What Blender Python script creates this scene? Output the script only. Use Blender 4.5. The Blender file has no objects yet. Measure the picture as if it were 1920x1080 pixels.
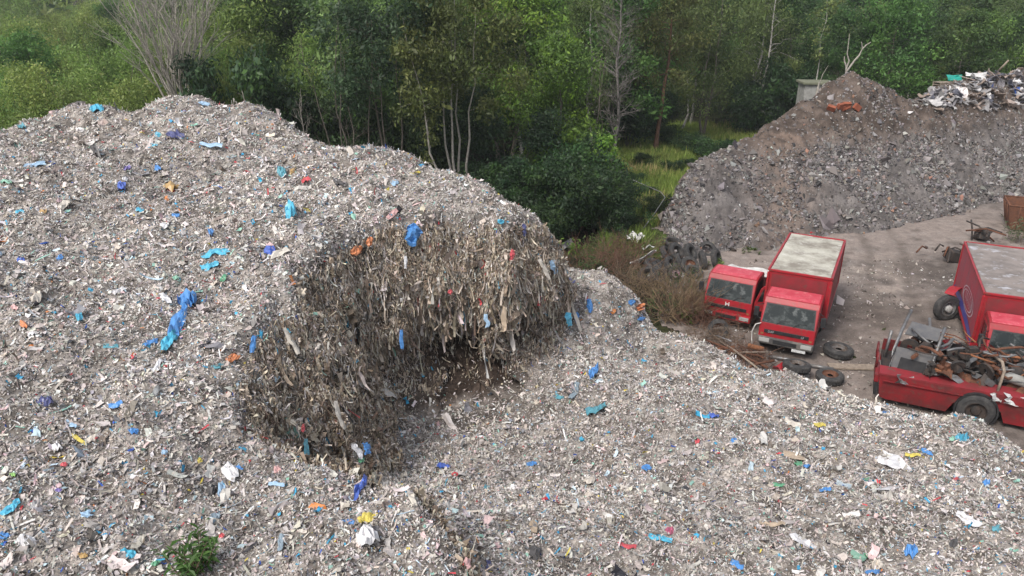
import bpy, bmesh, math, random
import numpy as np
from mathutils import Vector, Matrix, Euler

# ------------------------------------------------------------------ camera, world, sun, exposure
SC = bpy.context.scene
COL = SC.collection
PITCH, CAMH, FPX = math.radians(21.5), 13.3, 1357.0
cam_d = bpy.data.cameras.new("camera"); cam = bpy.data.objects.new("camera", cam_d); COL.objects.link(cam)
cam.location = (0, 0, CAMH); cam.rotation_euler = (math.radians(90) - PITCH, 0, 0)
cam_d.sensor_width = 36; cam_d.lens = 36 * FPX / 1920; cam_d.clip_start = .1; cam_d.clip_end = 3000
SC.camera = cam
W = bpy.data.worlds.new("World"); SC.world = W; W.use_nodes = True
wn = W.node_tree.nodes; wl = W.node_tree.links; bg = wn["Background"]
sky = wn.new("ShaderNodeTexSky"); sky.sky_type = 'NISHITA'; sky.sun_disc = False
SUN_EL, SUN_AZ = math.radians(50), math.radians(222)          # azimuth clockwise from +Y: behind the camera, to the left
sky.sun_elevation = SUN_EL; sky.sun_rotation = SUN_AZ
sky.air_density = 1.0; sky.dust_density = 3.0; sky.ozone_density = 1.0
hs = wn.new("ShaderNodeHueSaturation"); hs.inputs["Saturation"].default_value = .42
wl.new(sky.outputs[0], hs.inputs["Color"]); wl.new(hs.outputs[0], bg.inputs[0]); bg.inputs[1].default_value = 0.14
sd = bpy.data.lights.new("sun", 'SUN'); sd.energy = 1.5; sd.angle = math.radians(14); sd.color = (1, .955, .90)
sun = bpy.data.objects.new("sun", sd); COL.objects.link(sun)
sdir = Vector((math.sin(SUN_AZ) * math.cos(SUN_EL), math.cos(SUN_AZ) * math.cos(SUN_EL), math.sin(SUN_EL)))
sun.rotation_euler = sdir.to_track_quat('Z', 'Y').to_euler(); sun.location = (-20, -20, 60)
SC.view_settings.view_transform = 'Standard'; SC.view_settings.look = 'None'
SC.view_settings.exposure = 0.72; SC.view_settings.gamma = 1.0; SC.view_settings.use_curve_mapping = False
SC.render.engine = 'CYCLES'
SC.cycles.max_bounces = 6; SC.cycles.diffuse_bounces = 3; SC.cycles.transparent_max_bounces = 4

R = np.random.default_rng(7)
random.seed(7)

# ------------------------------------------------------------------ helpers
def at(px, py, Y=None, z=None):
    """a place in the world that the photograph shows at (px, py), at depth Y or height z"""
    a = (px - 960) / FPX; b = (540 - py) / FPX; c, s = math.cos(PITCH), math.sin(PITCH)
    d = np.array([a, c + b * s, -s + b * c])
    t = Y / d[1] if Y is not None else (z - CAMH) / d[2]
    return d * t + np.array([0, 0, CAMH])

def _hash(ix, iy, iz, seed):
    n = (ix.astype(np.int64) * 374761393 + iy.astype(np.int64) * 668265263 + iz.astype(np.int64) * 2147483647 + seed * 1274126177) & 0xFFFFFFFF
    n = ((n ^ (n >> 13)) * 1274126177) & 0xFFFFFFFF
    n = ((n ^ (n >> 16)) * 2246822519) & 0xFFFFFFFF
    return ((n ^ (n >> 15)) & 0xFFFFFF) / float(0xFFFFFF)

def noise(x, y, z=0., seed=0):
    """value noise in -1..1"""
    x, y, z = np.broadcast_arrays(np.asarray(x, float), np.asarray(y, float), np.asarray(z, float))
    ix, iy, iz = np.floor(x), np.floor(y), np.floor(z)
    fx, fy, fz = x - ix, y - iy, z - iz
    fx, fy, fz = [t * t * (3 - 2 * t) for t in (fx, fy, fz)]
    r = 0
    for dx in (0, 1):
        for dy in (0, 1):
            for dz in (0, 1):
                w = (fx if dx else 1 - fx) * (fy if dy else 1 - fy) * (fz if dz else 1 - fz)
                r = r + w * _hash(ix + dx, iy + dy, iz + dz, seed)
    return r * 2 - 1

def fbm(x, y, z=0., o=4, seed=0):
    r = 0; a = .5
    for k in range(o):
        r = r + a * noise(np.asarray(x) * 2 ** k, np.asarray(y) * 2 ** k, np.asarray(z) * 2 ** k, seed + k * 17); a *= .5
    return r

class TPS:
    def __init__(self, P, lam=.02):
        P = np.array(P, float); self.c = P[:, :2]; n = len(P)
        K = self.u(np.linalg.norm(self.c[:, None] - self.c[None], axis=2)) + lam * np.eye(n)
        A = np.zeros((n + 3, n + 3)); A[:n, :n] = K; A[:n, n] = 1; A[:n, n + 1:] = self.c; A[n:, :n] = A[:n, n:].T
        self.w = np.linalg.solve(A, np.r_[P[:, 2], 0, 0, 0])
    @staticmethod
    def u(r): return np.where(r > 1e-9, r * r * np.log(np.maximum(r, 1e-9)), 0)
    def __call__(self, x, y):
        x = np.asarray(x, float); y = np.asarray(y, float); out = self.w[-3] + self.w[-2] * x + self.w[-1] * y
        for (cx, cy), w in zip(self.c, self.w[:-3]): out = out + w * self.u(np.hypot(x - cx, y - cy))
        return out

def link(o, parent=None):
    COL.objects.link(o)
    if parent is not None: o.parent = parent
    return o

def tag(o, label=None, cat=None, group=None, kind=None):
    if label: o["label"] = label
    if cat: o["category"] = cat
    if group: o["group"] = group
    if kind: o["kind"] = kind
    return o

def empty(name, loc, rz=0, label=None, cat=None, group=None, rx=0, ry=0):
    o = bpy.data.objects.new(name, None); o.empty_display_size = .2; link(o)
    o.location = loc; o.rotation_euler = (rx, ry, rz)
    return tag(o, label, cat, group)

def fast_mesh(name, v, f, mats, parent=None, col=None, midx=None, smooth=False):
    """v (n,3); f (m,3 or 4) arrays; col (n,3) kept as the point attribute Col"""
    v = np.ascontiguousarray(v, np.float32); f = np.ascontiguousarray(f, np.int32); k = f.shape[1]
    me = bpy.data.meshes.new(name); me.vertices.add(len(v)); me.vertices.foreach_set("co", v.ravel())
    me.loops.add(f.size); me.loops.foreach_set("vertex_index", f.ravel())
    me.polygons.add(len(f)); me.polygons.foreach_set("loop_start", np.arange(0, f.size, k, dtype=np.int32))
    if midx is not None: me.polygons.foreach_set("material_index", np.ascontiguousarray(midx, np.int32))
    me.update(calc_edges=True)
    me.polygons.foreach_set("use_smooth", np.full(len(f), smooth))
    if col is not None:
        a = me.attributes.new("Col", 'FLOAT_COLOR', 'POINT')
        a.data.foreach_set("color", np.c_[col, np.ones(len(v))].astype(np.float32).ravel())
    for m in (mats if isinstance(mats, (list, tuple)) else [mats]): me.materials.append(m)
    return link(bpy.data.objects.new(name, me), parent)

class MB:
    """collects shapes for ONE mesh object"""
    def __init__(self): self.v = []; self.f = []; self.mi = []; self.sm = []
    def add(self, v, f, m=0, M=None, smooth=False):
        o = len(self.v)
        for p in v:
            p = Vector(p)
            self.v.append(tuple(M @ p) if M is not None else tuple(p))
        for q in f: self.f.append(tuple(i + o for i in q)); self.mi.append(m); self.sm.append(smooth)
        return self
    def box(self, c, s, m=0, M=None, rot=None, bev=0.0):
        bm = bmesh.new(); bmesh.ops.create_cube(bm, size=1)
        for q in bm.verts: q.co = Vector((q.co.x * s[0], q.co.y * s[1], q.co.z * s[2]))
        if bev: bmesh.ops.bevel(bm, geom=bm.edges[:], offset=min(bev, min(s) * .45), segments=2, affect='EDGES', profile=.6)
        T = Matrix.Translation(c) @ (Euler(rot).to_matrix().to_4x4() if rot else Matrix())
        if M is not None: T = M @ T
        bm.verts.index_update()
        self.add([q.co for q in bm.verts], [[q.index for q in fc.verts] for fc in bm.faces], m, T); bm.free(); return self
    def tube(self, pts, rad, n=6, m=0, cap=True, M=None):
        P = [Vector(p) for p in pts]; rr = rad if isinstance(rad, (list, tuple)) else [rad] * len(P)
        v = []; f = []; up = Vector((.13, .27, .95))
        for i, p in enumerate(P):
            t = (P[min(i + 1, len(P) - 1)] - P[max(i - 1, 0)]).normalized()
            a = t.cross(up); 
            if a.length < .1: a = t.cross(Vector((1, 0, 0)))
            a.normalize(); b = t.cross(a)
            for k in range(n):
                w = 2 * math.pi * k / n; v.append(p + (a * math.cos(w) + b * math.sin(w)) * rr[i])
        for i in range(len(P) - 1):
            for k in range(n): f.append((i * n + k, i * n + (k + 1) % n, (i + 1) * n + (k + 1) % n, (i + 1) * n + k))
        if cap: f.append(tuple(range(n))[::-1]); f.append(tuple((len(P) - 1) * n + k for k in range(n)))
        return self.add(v, f, m, M, smooth=True)
    def lathe(self, prof, n=20, m=0, M=None, closed=False, cap=False):
        """prof: (radius, height) round local z"""
        v = []; f = []; q = len(prof)
        for k in range(n):
            w = 2 * math.pi * k / n
            for r, z in prof: v.append((r * math.cos(w), r * math.sin(w), z))
        for k in range(n):
            for i in range(q if closed else q - 1):
                j = (i + 1) % q; k2 = (k + 1) % n
                f.append((k * q + i, k2 * q + i, k2 * q + j, k * q + j))
        if cap:
            f.append(tuple(k * q + q - 1 for k in range(n)))
        return self.add(v, f, m, M, smooth=False)
    def prism(self, poly, x0, x1, m=0, M=None, taper=None):
        """poly in (y, z), extruded along x"""
        n = len(poly); v = [(x0, y, z) for y, z in poly] + [(x1, y, z) for y, z in poly]
        f = [tuple(range(n)), tuple(range(n, 2 * n))[::-1]] + [(i, i + n, (i + 1) % n + n, (i + 1) % n) for i in range(n)]
        return self.add(v, f, m, M)
    def build(self, name, mats, parent=None, bevel=0, recalc=True, loc=None):
        me = bpy.data.meshes.new(name); me.from_pydata(self.v, [], self.f)
        for mm in (mats if isinstance(mats, (list, tuple)) else [mats]): me.materials.append(mm)
        me.polygons.foreach_set("material_index", self.mi); me.polygons.foreach_set("use_smooth", self.sm)
        if recalc:
            bm = bmesh.new(); bm.from_mesh(me); bmesh.ops.recalc_face_normals(bm, faces=bm.faces[:]); bm.to_mesh(me); bm.free()
        o = link(bpy.data.objects.new(name, me), parent)
        if loc is not None: o.location = loc
        if bevel:
            b = o.modifiers.new("bevel", 'BEVEL'); b.width = bevel; b.segments = 2; b.limit_method = 'ANGLE'; b.angle_limit = math.radians(35)
        return o

# ------------------------------------------------------------------ materials
def nodes(name):
    m = bpy.data.materials.new(name); m.use_nodes = True
    return m, m.node_tree.nodes, m.node_tree.links, m.node_tree.nodes["Principled BSDF"]

def mat(name, col, rough=.6, metal=0., col2=None, scale=3., lo=.4, hi=.65, bump=0., bscale=30., spec=.4, col3=None, scale3=20.):
    m, n, l, b = nodes(name)
    b.inputs["Roughness"].default_value = rough; b.inputs["Metallic"].default_value = metal
    b.inputs["Specular IOR Level"].default_value = spec
    b.inputs["Base Color"].default_value = (*col, 1)
    tc = n.new("ShaderNodeTexCoord"); src = None
    def layer(prev, c2, sc, lo, hi):
        t = n.new("ShaderNodeTexNoise"); t.inputs["Scale"].default_value = sc; t.inputs["Detail"].default_value = 6; t.inputs["Roughness"].default_value = .65
        l.new(tc.outputs["Object"], t.inputs["Vector"])
        r = n.new("ShaderNodeMapRange"); r.inputs[1].default_value = lo; r.inputs[2].default_value = hi; l.new(t.outputs[0], r.inputs[0])
        x = n.new("ShaderNodeMix"); x.data_type = 'RGBA'; l.new(r.outputs[0], x.inputs[0])
        if prev is None: x.inputs[6].default_value = (*col, 1)
        else: l.new(prev, x.inputs[6])
        x.inputs[7].default_value = (*c2, 1); return x.outputs[2]
    if col2: src = layer(src, col2, scale, lo, hi)
    if col3: src = layer(src, col3, scale3, .55, .72)
    if src is not None: l.new(src, b.inputs["Base Color"])
    if bump:
        t = n.new("ShaderNodeTexNoise"); t.inputs["Scale"].default_value = bscale; t.inputs["Detail"].default_value = 5
        l.new(tc.outputs["Object"], t.inputs["Vector"])
        bp = n.new("ShaderNodeBump"); bp.inputs["Strength"].default_value = bump; bp.inputs["Distance"].default_value = .03
        l.new(t.outputs[0], bp.inputs["Height"]); l.new(bp.outputs[0], b.inputs["Normal"])
    return m

def attr_mat(name, rough=.6, spec=.3, transl=0., hue=0.0, val=0.0):
    m, n, l, b = nodes(name)
    a = n.new("ShaderNodeAttribute"); a.attribute_name = "Col"; src = a.outputs["Color"]
    if hue or val:
        oi = n.new("ShaderNodeObjectInfo"); h = n.new("ShaderNodeHueSaturation")
        r1 = n.new("ShaderNodeMapRange"); r1.inputs[3].default_value = .5 - hue; r1.inputs[4].default_value = .5 + hue; l.new(oi.outputs["Random"], r1.inputs[0])
        mm = n.new("ShaderNodeMath"); mm.operation = 'FRACT'; m2 = n.new("ShaderNodeMath"); m2.operation = 'MULTIPLY'; m2.inputs[1].default_value = 7.31
        l.new(oi.outputs["Random"], m2.inputs[0]); l.new(m2.outputs[0], mm.inputs[0])
        r2 = n.new("ShaderNodeMapRange"); r2.inputs[3].default_value = 1 - val; r2.inputs[4].default_value = 1 + val; l.new(mm.outputs[0], r2.inputs[0])
        l.new(r1.outputs[0], h.inputs["Hue"]); l.new(r2.outputs[0], h.inputs["Value"]); l.new(src, h.inputs["Color"]); src = h.outputs[0]
    l.new(src, b.inputs["Base Color"]); b.inputs["Roughness"].default_value = rough; b.inputs["Specular IOR Level"].default_value = spec
    if transl:
        t = n.new("ShaderNodeBsdfTranslucent"); l.new(src, t.inputs[0]); mx = n.new("ShaderNodeMixShader"); mx.inputs[0].default_value = transl
        l.new(b.outputs[0], mx.inputs[1]); l.new(t.outputs[0], mx.inputs[2]); l.new(mx.outputs[0], n["Material Output"].inputs[0])
    return m

M = {}
M['shred'] = attr_mat('shredded plastic', .55, .35)
M['litter'] = attr_mat('crumpled plastic film', .38, .5)
M['leaf'] = attr_mat('leaves', .5, .3, .38, .018, .25)
M['grass'] = attr_mat('grass', .7, .1, .2)
M['stone'] = attr_mat('rubble stone', .9, .15)
M['terrain'] = attr_mat('terrain', .95, .1)
def fine(m, scales, lo, hi, bump=.5):
    n = m.node_tree.nodes; l = m.node_tree.links; b = n["Principled BSDF"]; src = b.inputs["Base Color"].links[0].from_socket; tc = n.new("ShaderNodeTexCoord"); prev = src; last = None
    for sc in scales:
        t = n.new("ShaderNodeTexNoise"); t.inputs["Scale"].default_value = sc; t.inputs["Detail"].default_value = 5; t.inputs["Roughness"].default_value = .7; l.new(tc.outputs["Object"], t.inputs["Vector"])
        r = n.new("ShaderNodeMapRange"); r.inputs[1].default_value = .36; r.inputs[2].default_value = .66; r.inputs[3].default_value = lo; r.inputs[4].default_value = hi; l.new(t.outputs[0], r.inputs[0])
        x = n.new("ShaderNodeVectorMath"); x.operation = 'SCALE'; l.new(prev, x.inputs[0]); l.new(r.outputs[0], x.inputs["Scale"]); prev = x.outputs[0]; last = t
    l.new(prev, b.inputs["Base Color"]); bp = n.new("ShaderNodeBump"); bp.inputs["Strength"].default_value = bump; bp.inputs["Distance"].default_value = .06; l.new(last.outputs[0], bp.inputs["Height"]); l.new(bp.outputs[0], b.inputs["Normal"])
fine(M['terrain'], (2.3, 11.0), .62, 1.36)
M['dirt'] = attr_mat('packed dirt', .95, .1); fine(M['dirt'], (1.7, 13.0), .80, 1.2, .35)
M['red'] = mat('red lorry paint', (.34, .013, .022), .42, 0, (.23, .022, .026), 1.7, .38, .68, .12, 5, col3=(.16, .07, .05), scale3=7)
M['red_roof'] = mat('sun faded red paint', (.50, .075, .10), .45, 0, (.40, .035, .055), 2.5, .4, .65, col3=(.55, .20, .20), scale3=6)
M['red_panel'] = mat('dull red panel', (.23, .018, .026), .55, 0, (.15, .025, .026), 1.6, .4, .65, .15, 4, col3=(.11, .055, .045), scale3=5)
M['red_faded'] = mat('sun bleached red panel', (.36, .035, .06), .5, 0, (.27, .06, .085), 1.3, .4, .65, .15, 4, col3=(.17, .07, .07), scale3=4)
M['red_dirty'] = mat('scorched red paint', (.20, .012, .016), .5, 0, (.10, .018, .018), 1.6, .4, .62, col3=(.09, .05, .04), scale3=5)
M['glass'] = mat('glass with painted reflections', (.010, .015, .015), .12, 0, (.075, .085, .08), 2.3, .5, .72, spec=.28, col3=(.14, .15, .145), scale3=3.1)  # pale blotches in the colour imitate reflections on the glass
M['bumper'] = mat('dirty dark bumper', (.075, .07, .068), .6, 0, (.15, .135, .12), 3)
M['black'] = mat('black plastic', (.018, .018, .02), .55, 0, (.03, .03, .03), 6)
M['rubber'] = mat('tyre rubber', (.035, .034, .034), .8, 0, (.085, .08, .075), 5, .45, .7, .4, 60)
M['rim'] = mat('steel wheel rim', (.16, .15, .145), .55, .3, (.10, .07, .05), 8)
M['rust'] = mat('rusty steel', (.16, .065, .035), .85, .1, (.09, .045, .03), 6, .4, .65, .3)
M['rustpipe'] = mat('orange rust', (.30, .12, .05), .85, 0, (.17, .07, .035), 8)
M['steel'] = mat('weathered steel', (.24, .24, .245), .5, .5, (.14, .12, .10), 5, .45, .7)
M['greysheet'] = mat('dull grey sheet metal', (.13, .13, .135), .5, .4, (.19, .18, .17), 4, .4, .7)
M['chassis'] = mat('dark chassis steel', (.03, .028, .027), .7, .1, (.07, .05, .04), 5)
M['boxroof'] = mat('stained pale lorry roof', (.46, .44, .37), .7, 0, (.22, .195, .16), 1.1, .40, .62, col3=(.58, .56, .50), scale3=2.6)
M['boxroof2'] = mat('patchy grey lorry roof', (.25, .21, .185), .5, 0, (.15, .125, .108), 1.6, .4, .65, col3=(.52, .52, .56), scale3=1.7)
M['white'] = mat('white sheet', (.72, .71, .68), .5, 0, (.5, .48, .45), 4)
M['lampglass'] = mat('lamp glass', (.45, .45, .43), .2, .2)
M['plate'] = mat('pale number plate', (.62, .62, .60), .5, 0, (.4, .4, .4), 14)
M['grey_letter'] = mat('grey lettering', (.34, .34, .35), .4)
M['bark'] = mat('grey brown bark', (.135, .115, .092), .9, 0, (.07, .06, .05), 6, .4, .65)
M['bark_grey'] = mat('grey dead bark', (.20, .182, .165), .9, 0, (.10, .09, .08), 5, .42, .62)
M['bark_pale'] = mat('pale dead wood', (.36, .33, .285), .85, 0, (.22, .195, .165), 7, .4, .65)
M['bark_birch'] = mat('birch bark', (.40, .375, .34), .8, 0, (.12, .105, .09), 5, .52, .66)
M['bark_red'] = mat('reddish brown bark', (.19, .10, .065), .9, 0, (.11, .065, .045), 5)
M['wood'] = mat('weathered timber', (.30, .245, .19), .85, 0, (.18, .14, .11), 9)
M['twig'] = mat('dry brown twigs', (.15, .095, .065), .9, 0, (.22, .17, .12), 6)
M['concrete'] = mat('concrete', (.30, .295, .275), .9, 0, (.20, .195, .18), 3)
M['felt'] = mat('mossy flat roof', (.17, .17, .12), .9, 0, (.12, .13, .08), 3)
M['blue'] = mat('blue vinyl stripe', (.055, .06, .33), .4, 0, (.10, .07, .26), 4)
M['palepaint'] = mat('faded pale paint', (.62, .55, .58), .5, 0, (.42, .2, .25), 6)
M['white_pipe'] = mat('white plastic pipe', (.62, .60, .56), .5)

exec_sections = []
# ------------------------------------------------------------------ ground and yard
def sstep(a, b, x):
    t = np.clip((x - a) / (b - a), 0, 1); return t * t * (3 - 2 * t)

def hill(x, y):
    return np.maximum(0, y - 105) * .055 + np.maximum(0, y - 80) * .0 + sstep(140, 260, y) * 6 + fbm(x * .02, y * .02, 0, 3, 5) * 1.2 * sstep(60, 120, y)

def grid_mesh(xs, ys, zf):
    X, Y = np.meshgrid(xs, ys); Z = zf(X, Y); nx, ny = len(xs), len(ys)
    v = np.c_[X.ravel(), Y.ravel(), Z.ravel()]
    i = (np.arange(ny - 1)[:, None] * nx + np.arange(nx - 1)[None]).ravel()
    return v, np.c_[i, i + 1, i + nx + 1, i + nx]

def mixc(a, b, t): return np.asarray(a)[None] * (1 - t[:, None]) + np.asarray(b)[None] * t[:, None]

gx = np.sinh(np.linspace(-4.0, 4.0, 150)) * 18; gy = np.concatenate([np.linspace(-60, 10, 14), np.linspace(16, 130, 110), np.linspace(140, 520, 30)])
v, f = grid_mesh(gx, gy, lambda x, y: hill(x, y) - .03)
nz = fbm(v[:, 0] * .35, v[:, 1] * .35, 0, 4, 3)
c = mixc((.035, .03, .018), (.09, .12, .035), sstep(-.2, .3, nz) * np.where((v[:, 0] > 5) & (v[:, 1] > 38) & (v[:, 1] < 85), 1, .4))
fast_mesh("ground", v, f, M['terrain'], col=c, smooth=True)["kind"] = "structure"

ys_ = np.arange(17, 60, .22); xs_ = np.arange(2, 62, .22)
v, f = grid_mesh(xs_, ys_, lambda x, y: fbm(x * .25, y * .25, 0, 3, 11) * .05 + fbm(x * 1.6, y * 1.6, 0, 3, 12) * .03 + .012)
x, y = v[:, 0], v[:, 1]
edge = x - (7.0 + (y - 26) * .12) + fbm(x * .5, y * .5, 0, 3, 21) * 2
n1 = fbm(x * .22, y * .3, 0, 4, 31); n2 = fbm(x * 1.1, y * 1.1, 0, 4, 32); n3 = fbm(x * 3.1, y * 3.1, 0, 3, 33)
c = mixc((.245, .203, .178), (.172, .145, .129), sstep(-.25, .25, n1))
tr = np.exp(-((x - 18.2 - (y - 30) * .28) / 2.4) ** 2) * sstep(24, 27, y) * (1 - sstep(36, 41, y))
c = c * (1 - .55 * (tr * sstep(-.25, .35, n2))[:, None]) + np.array([.40, .335, .285]) * (.55 * (tr * sstep(-.25, .35, n2)))[:, None]
t = sstep(.24, .38, n3) * .35; c = c * (1 - t[:, None]) + np.array([.30, .27, .245]) * t[:, None]
t = sstep(.2, .4, -n2 + .3 * n1) * .5; c = c * (1 - t[:, None]) + np.array([.075, .062, .053]) * t[:, None]
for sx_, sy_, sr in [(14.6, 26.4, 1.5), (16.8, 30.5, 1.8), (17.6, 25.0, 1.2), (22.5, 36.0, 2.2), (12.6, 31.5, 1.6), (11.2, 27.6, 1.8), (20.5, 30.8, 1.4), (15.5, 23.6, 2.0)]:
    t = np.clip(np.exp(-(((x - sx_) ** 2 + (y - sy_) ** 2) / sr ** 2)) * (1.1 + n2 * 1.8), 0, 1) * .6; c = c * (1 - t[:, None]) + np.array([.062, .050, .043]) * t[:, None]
for off in (-1.0, .95):
    rx = 18.0 + off + (y - 30) * .33 + np.sin(y * .35) * .4; t = np.exp(-((x - rx) / .28) ** 2) * (.45 + .5 * n2) * sstep(23, 26, y); c = c * (1 - np.clip(t, 0, .6)[:, None]) + np.array([.10, .082, .07]) * np.clip(t, 0, .6)[:, None]; v[:, 2] -= np.clip(t, 0, 1) * .05
keep = (edge > 0)[f].all(1) & (y[f].max(1) < 56)
fast_mesh("yard", v, f[keep], M['dirt'], col=c, smooth=True)["kind"] = "structure"

# ------------------------------------------------------------------ the waste heap: two smooth surfaces and the torn face between them
def W3(rows, k=1.0): return [at(px, py, Y=Yd * k) for px, py, Yd in rows]

Uc = W3([(0, 1080, 7.9), (400, 1080, 7.9), (0, 900, 9.8), (400, 900, 9.9), (0, 800, 11.2), (300, 800, 11.4), (0, 700, 12.9), (250, 700, 13.0),
         (0, 600, 14.9), (300, 600, 15.0), (0, 540, 16.5), (400, 540, 16.8), (0, 470, 18.8), (500, 470, 18.9), (0, 400, 21.9), (300, 400, 21.9), (600, 400, 21.4),
         (150, 330, 25.4), (450, 330, 25.4), (700, 345, 24.0), (300, 260, 29.5), (120, 260, 29.6), (520, 270, 28.6), (860, 385, 23.0), (780, 1080, 7.7), (640, 900, 9.9), (860, 402, 22.5), (940, 403, 22.9), (770, 405, 21.9), (690, 425, 20.9), (610, 455, 19.4), (540, 520, 17.4), (480, 590, 15.6), (420, 660, 14.0), (380, 740, 12.4)])
ridge = [(-200, 300, 30.5), (0, 258, 31.5), (60, 232, 32), (100, 216, 32.3), (190, 201, 33), (250, 213, 33.3), (285, 192, 34), (330, 178, 34.2), (375, 183, 34), (440, 206, 33), (520, 215, 31.8), (590, 262, 30.2),
         (700, 290, 28.4), (800, 314, 26.8), (870, 326, 26), (930, 355, 25), (985, 390, 24.2)]
for px, py, Yd in ridge:
    p = at(px, py, Y=Yd); Uc.append(p); d = np.array([p[0], p[1], 0]); d /= np.linalg.norm(d)
    Uc.append(p + d * 2.4 + np.array([0, 0, -1.7])); Uc.append(np.array([*(p + d * 6.5)[:2], .8])); Uc.append(np.array([*(p + d * 10)[:2], -2.]))
Uc += [np.array(q) for q in [(-6, 3, 6.2), (-16, 5, 6.2), (-28, 10, 6.4), (-30, 20, 6.6), (0, 3.5, 6.0)]]
US = TPS(Uc, .05)
Lc = W3([(800, 785, 19.8), (900, 785, 19.8), (850, 820, 18.4), (760, 860, 16.6), (700, 915, 14.0), (820, 930, 13.4), (850, 1000, 10.2), (850, 1080, 8.8), (1000, 900, 14.8),
         (1060, 700, 21.7), (1060, 640, 24.2), (1100, 750, 19.4), (1200, 800, 16.8), (1400, 900, 13.8), (1600, 850, 16.2), (1800, 1000, 11.4), (1400, 1080, 9.6), (1100, 1080, 9.5), (1920, 1080, 9.6),
         (1920, 960, 12.6), (1200, 700, 22.0), (1100, 590, 26), (1110, 545, 27.0), (1150, 590, 26.2), (1190, 640, 26.0), (1700, 900, 14.0)])
Lc += [np.array(q) for q in [(-9, 10, 2.4), (-8, 20, 1.6), (-15, 15, 2.2), (-15, 30, .8), (-5, 28, .6), (0, 3, 5.2), (10, 3, 5.2), (20, 5, 5.2), (1, 28.5, 1.2)]]
for px, py, Yd in [(1040, 494, 28.8), (1075, 500, 28.6), (1110, 506, 28.3), (1148, 524, 27.8), (1180, 556, 27.2), (1204, 600, 27.0), (1270, 630, 26.6), (1330, 650, 25.6), (1430, 700, 23.6), (1530, 730, 22.2), (1640, 757, 21.1), (1720, 775, 20.3), (1800, 795, 19.6), (1870, 822, 18.6), (1920, 850, 17.6), (2000, 880, 16.6)]:
    p = at(px, py, Y=Yd); Lc.append(p); d = np.array([p[0], p[1], 0]); d /= np.linalg.norm(d)
    d2 = d if px > 1240 else (np.array([-.05, 1., 0]) if px < 1150 else np.array([.7, .7, 0]))
    Lc.append(p + d2 * 1.1 + np.array([0, 0, -.95])); Lc.append(np.array([*(p + d2 * 2.6)[:2], -1.2])); Lc.append(np.array([*(p + d2 * 6)[:2], -2.5]))
LS = TPS(Lc, .05)
rim = [(1000, 400, 23.6, 1.5), (940, 405, 22.9, 1.9), (860, 402, 22.5, 2.2), (780, 408, 22.0, 2.3), (690, 430, 21.0, 2.3), (610, 458, 19.6, 2.4), (545, 520, 17.6, 2.7), (490, 590, 15.8, 3.0), (430, 660, 14.2, 3.0),
       (395, 740, 12.6, 2.5), (415, 815, 11.5, 1.6), (480, 848, 10.9, 1.1), (560, 872, 10.6, 1.0), (650, 918, 10.0, .9), (750, 962, 9.5, .9), (800, 1030, 8.8, 1.0), (818, 1120, 8.0, 1.2)]
poly = [(*at(a, b, Y=c_)[:2], w) for a, b, c_, w in rim] + [(-.9, 3, 1.2), (-40, 2, 2), (-45, 50, 2), (-3, 46, 2), (.2, 33, 2), (1.1, 28, 1.8), (1.0, 26, 1.5)]
poly = np.array(poly)

def sdist(x, y):
    """signed distance to the torn rim (inside the mound > 0) and the width of the face there"""
    best = np.full(x.shape, 1e9); wv = np.ones(x.shape); ins = np.zeros(x.shape, bool); n = len(poly)
    for i in range(n):
        ax, ay, aw = poly[i]; bx, by, bw = poly[(i + 1) % n]
        t = np.clip(((x - ax) * (bx - ax) + (y - ay) * (by - ay)) / ((bx - ax) ** 2 + (by - ay) ** 2), 0, 1)
        d = np.hypot(x - ax - t * (bx - ax), y - ay - t * (by - ay)); m = d < best
        best = np.where(m, d, best); wv = np.where(m, aw + t * (bw - aw), wv)
        cr = ((ay > y) != (by > y)) & (x < (bx - ax) * (y - ay) / (by - ay + 1e-12) + ax); ins ^= cr
    return np.where(ins, best, -best), wv

def heap_xyz(x, y):
    wx = fbm(x * .55, y * .55, 0, 3, 41) * .7 + fbm(x * 2.1, y * 2.1, 0, 2, 42) * .35
    d, w = sdist(x, y); d = d + wx * sstep(8, 13, y)
    s = np.clip((d + w) / w, 0, 1); s = s * .55 + .45 * s * s * (3 - 2 * s)
    U = US(x, y); L = LS(x, y)
    L = np.minimum(L, U + np.where((d > -3) & (y < 16), 0, 9)); U = np.where(y > 22.5, np.maximum(U, L), U)
    z = L + (U - L) * s
    face = np.clip(1 - np.abs(s - .5) * 2, 0, 1) * sstep(.6, 2.0, U - L)
    lump = fbm(x * .42, y * .42, 0, 2, 51) * .42 + fbm(x * 1.3, y * 1.3, 0, 2, 52) * (.20 + .10 * (s > .9)) + fbm(x * 3.7, y * 3.7, 0, 3, 53) * .11
    z = z + lump * (1 - .5 * face)
    return z, s, face, U, L

HX = np.arange(-31, 26, .1); HY = np.arange(3.0, 46, .1)
GX, GY = np.meshgrid(HX, HY)
HZ, HS, HF, HU, HL = heap_xyz(GX, GY); HD, HW = sdist(GX, GY)
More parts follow.
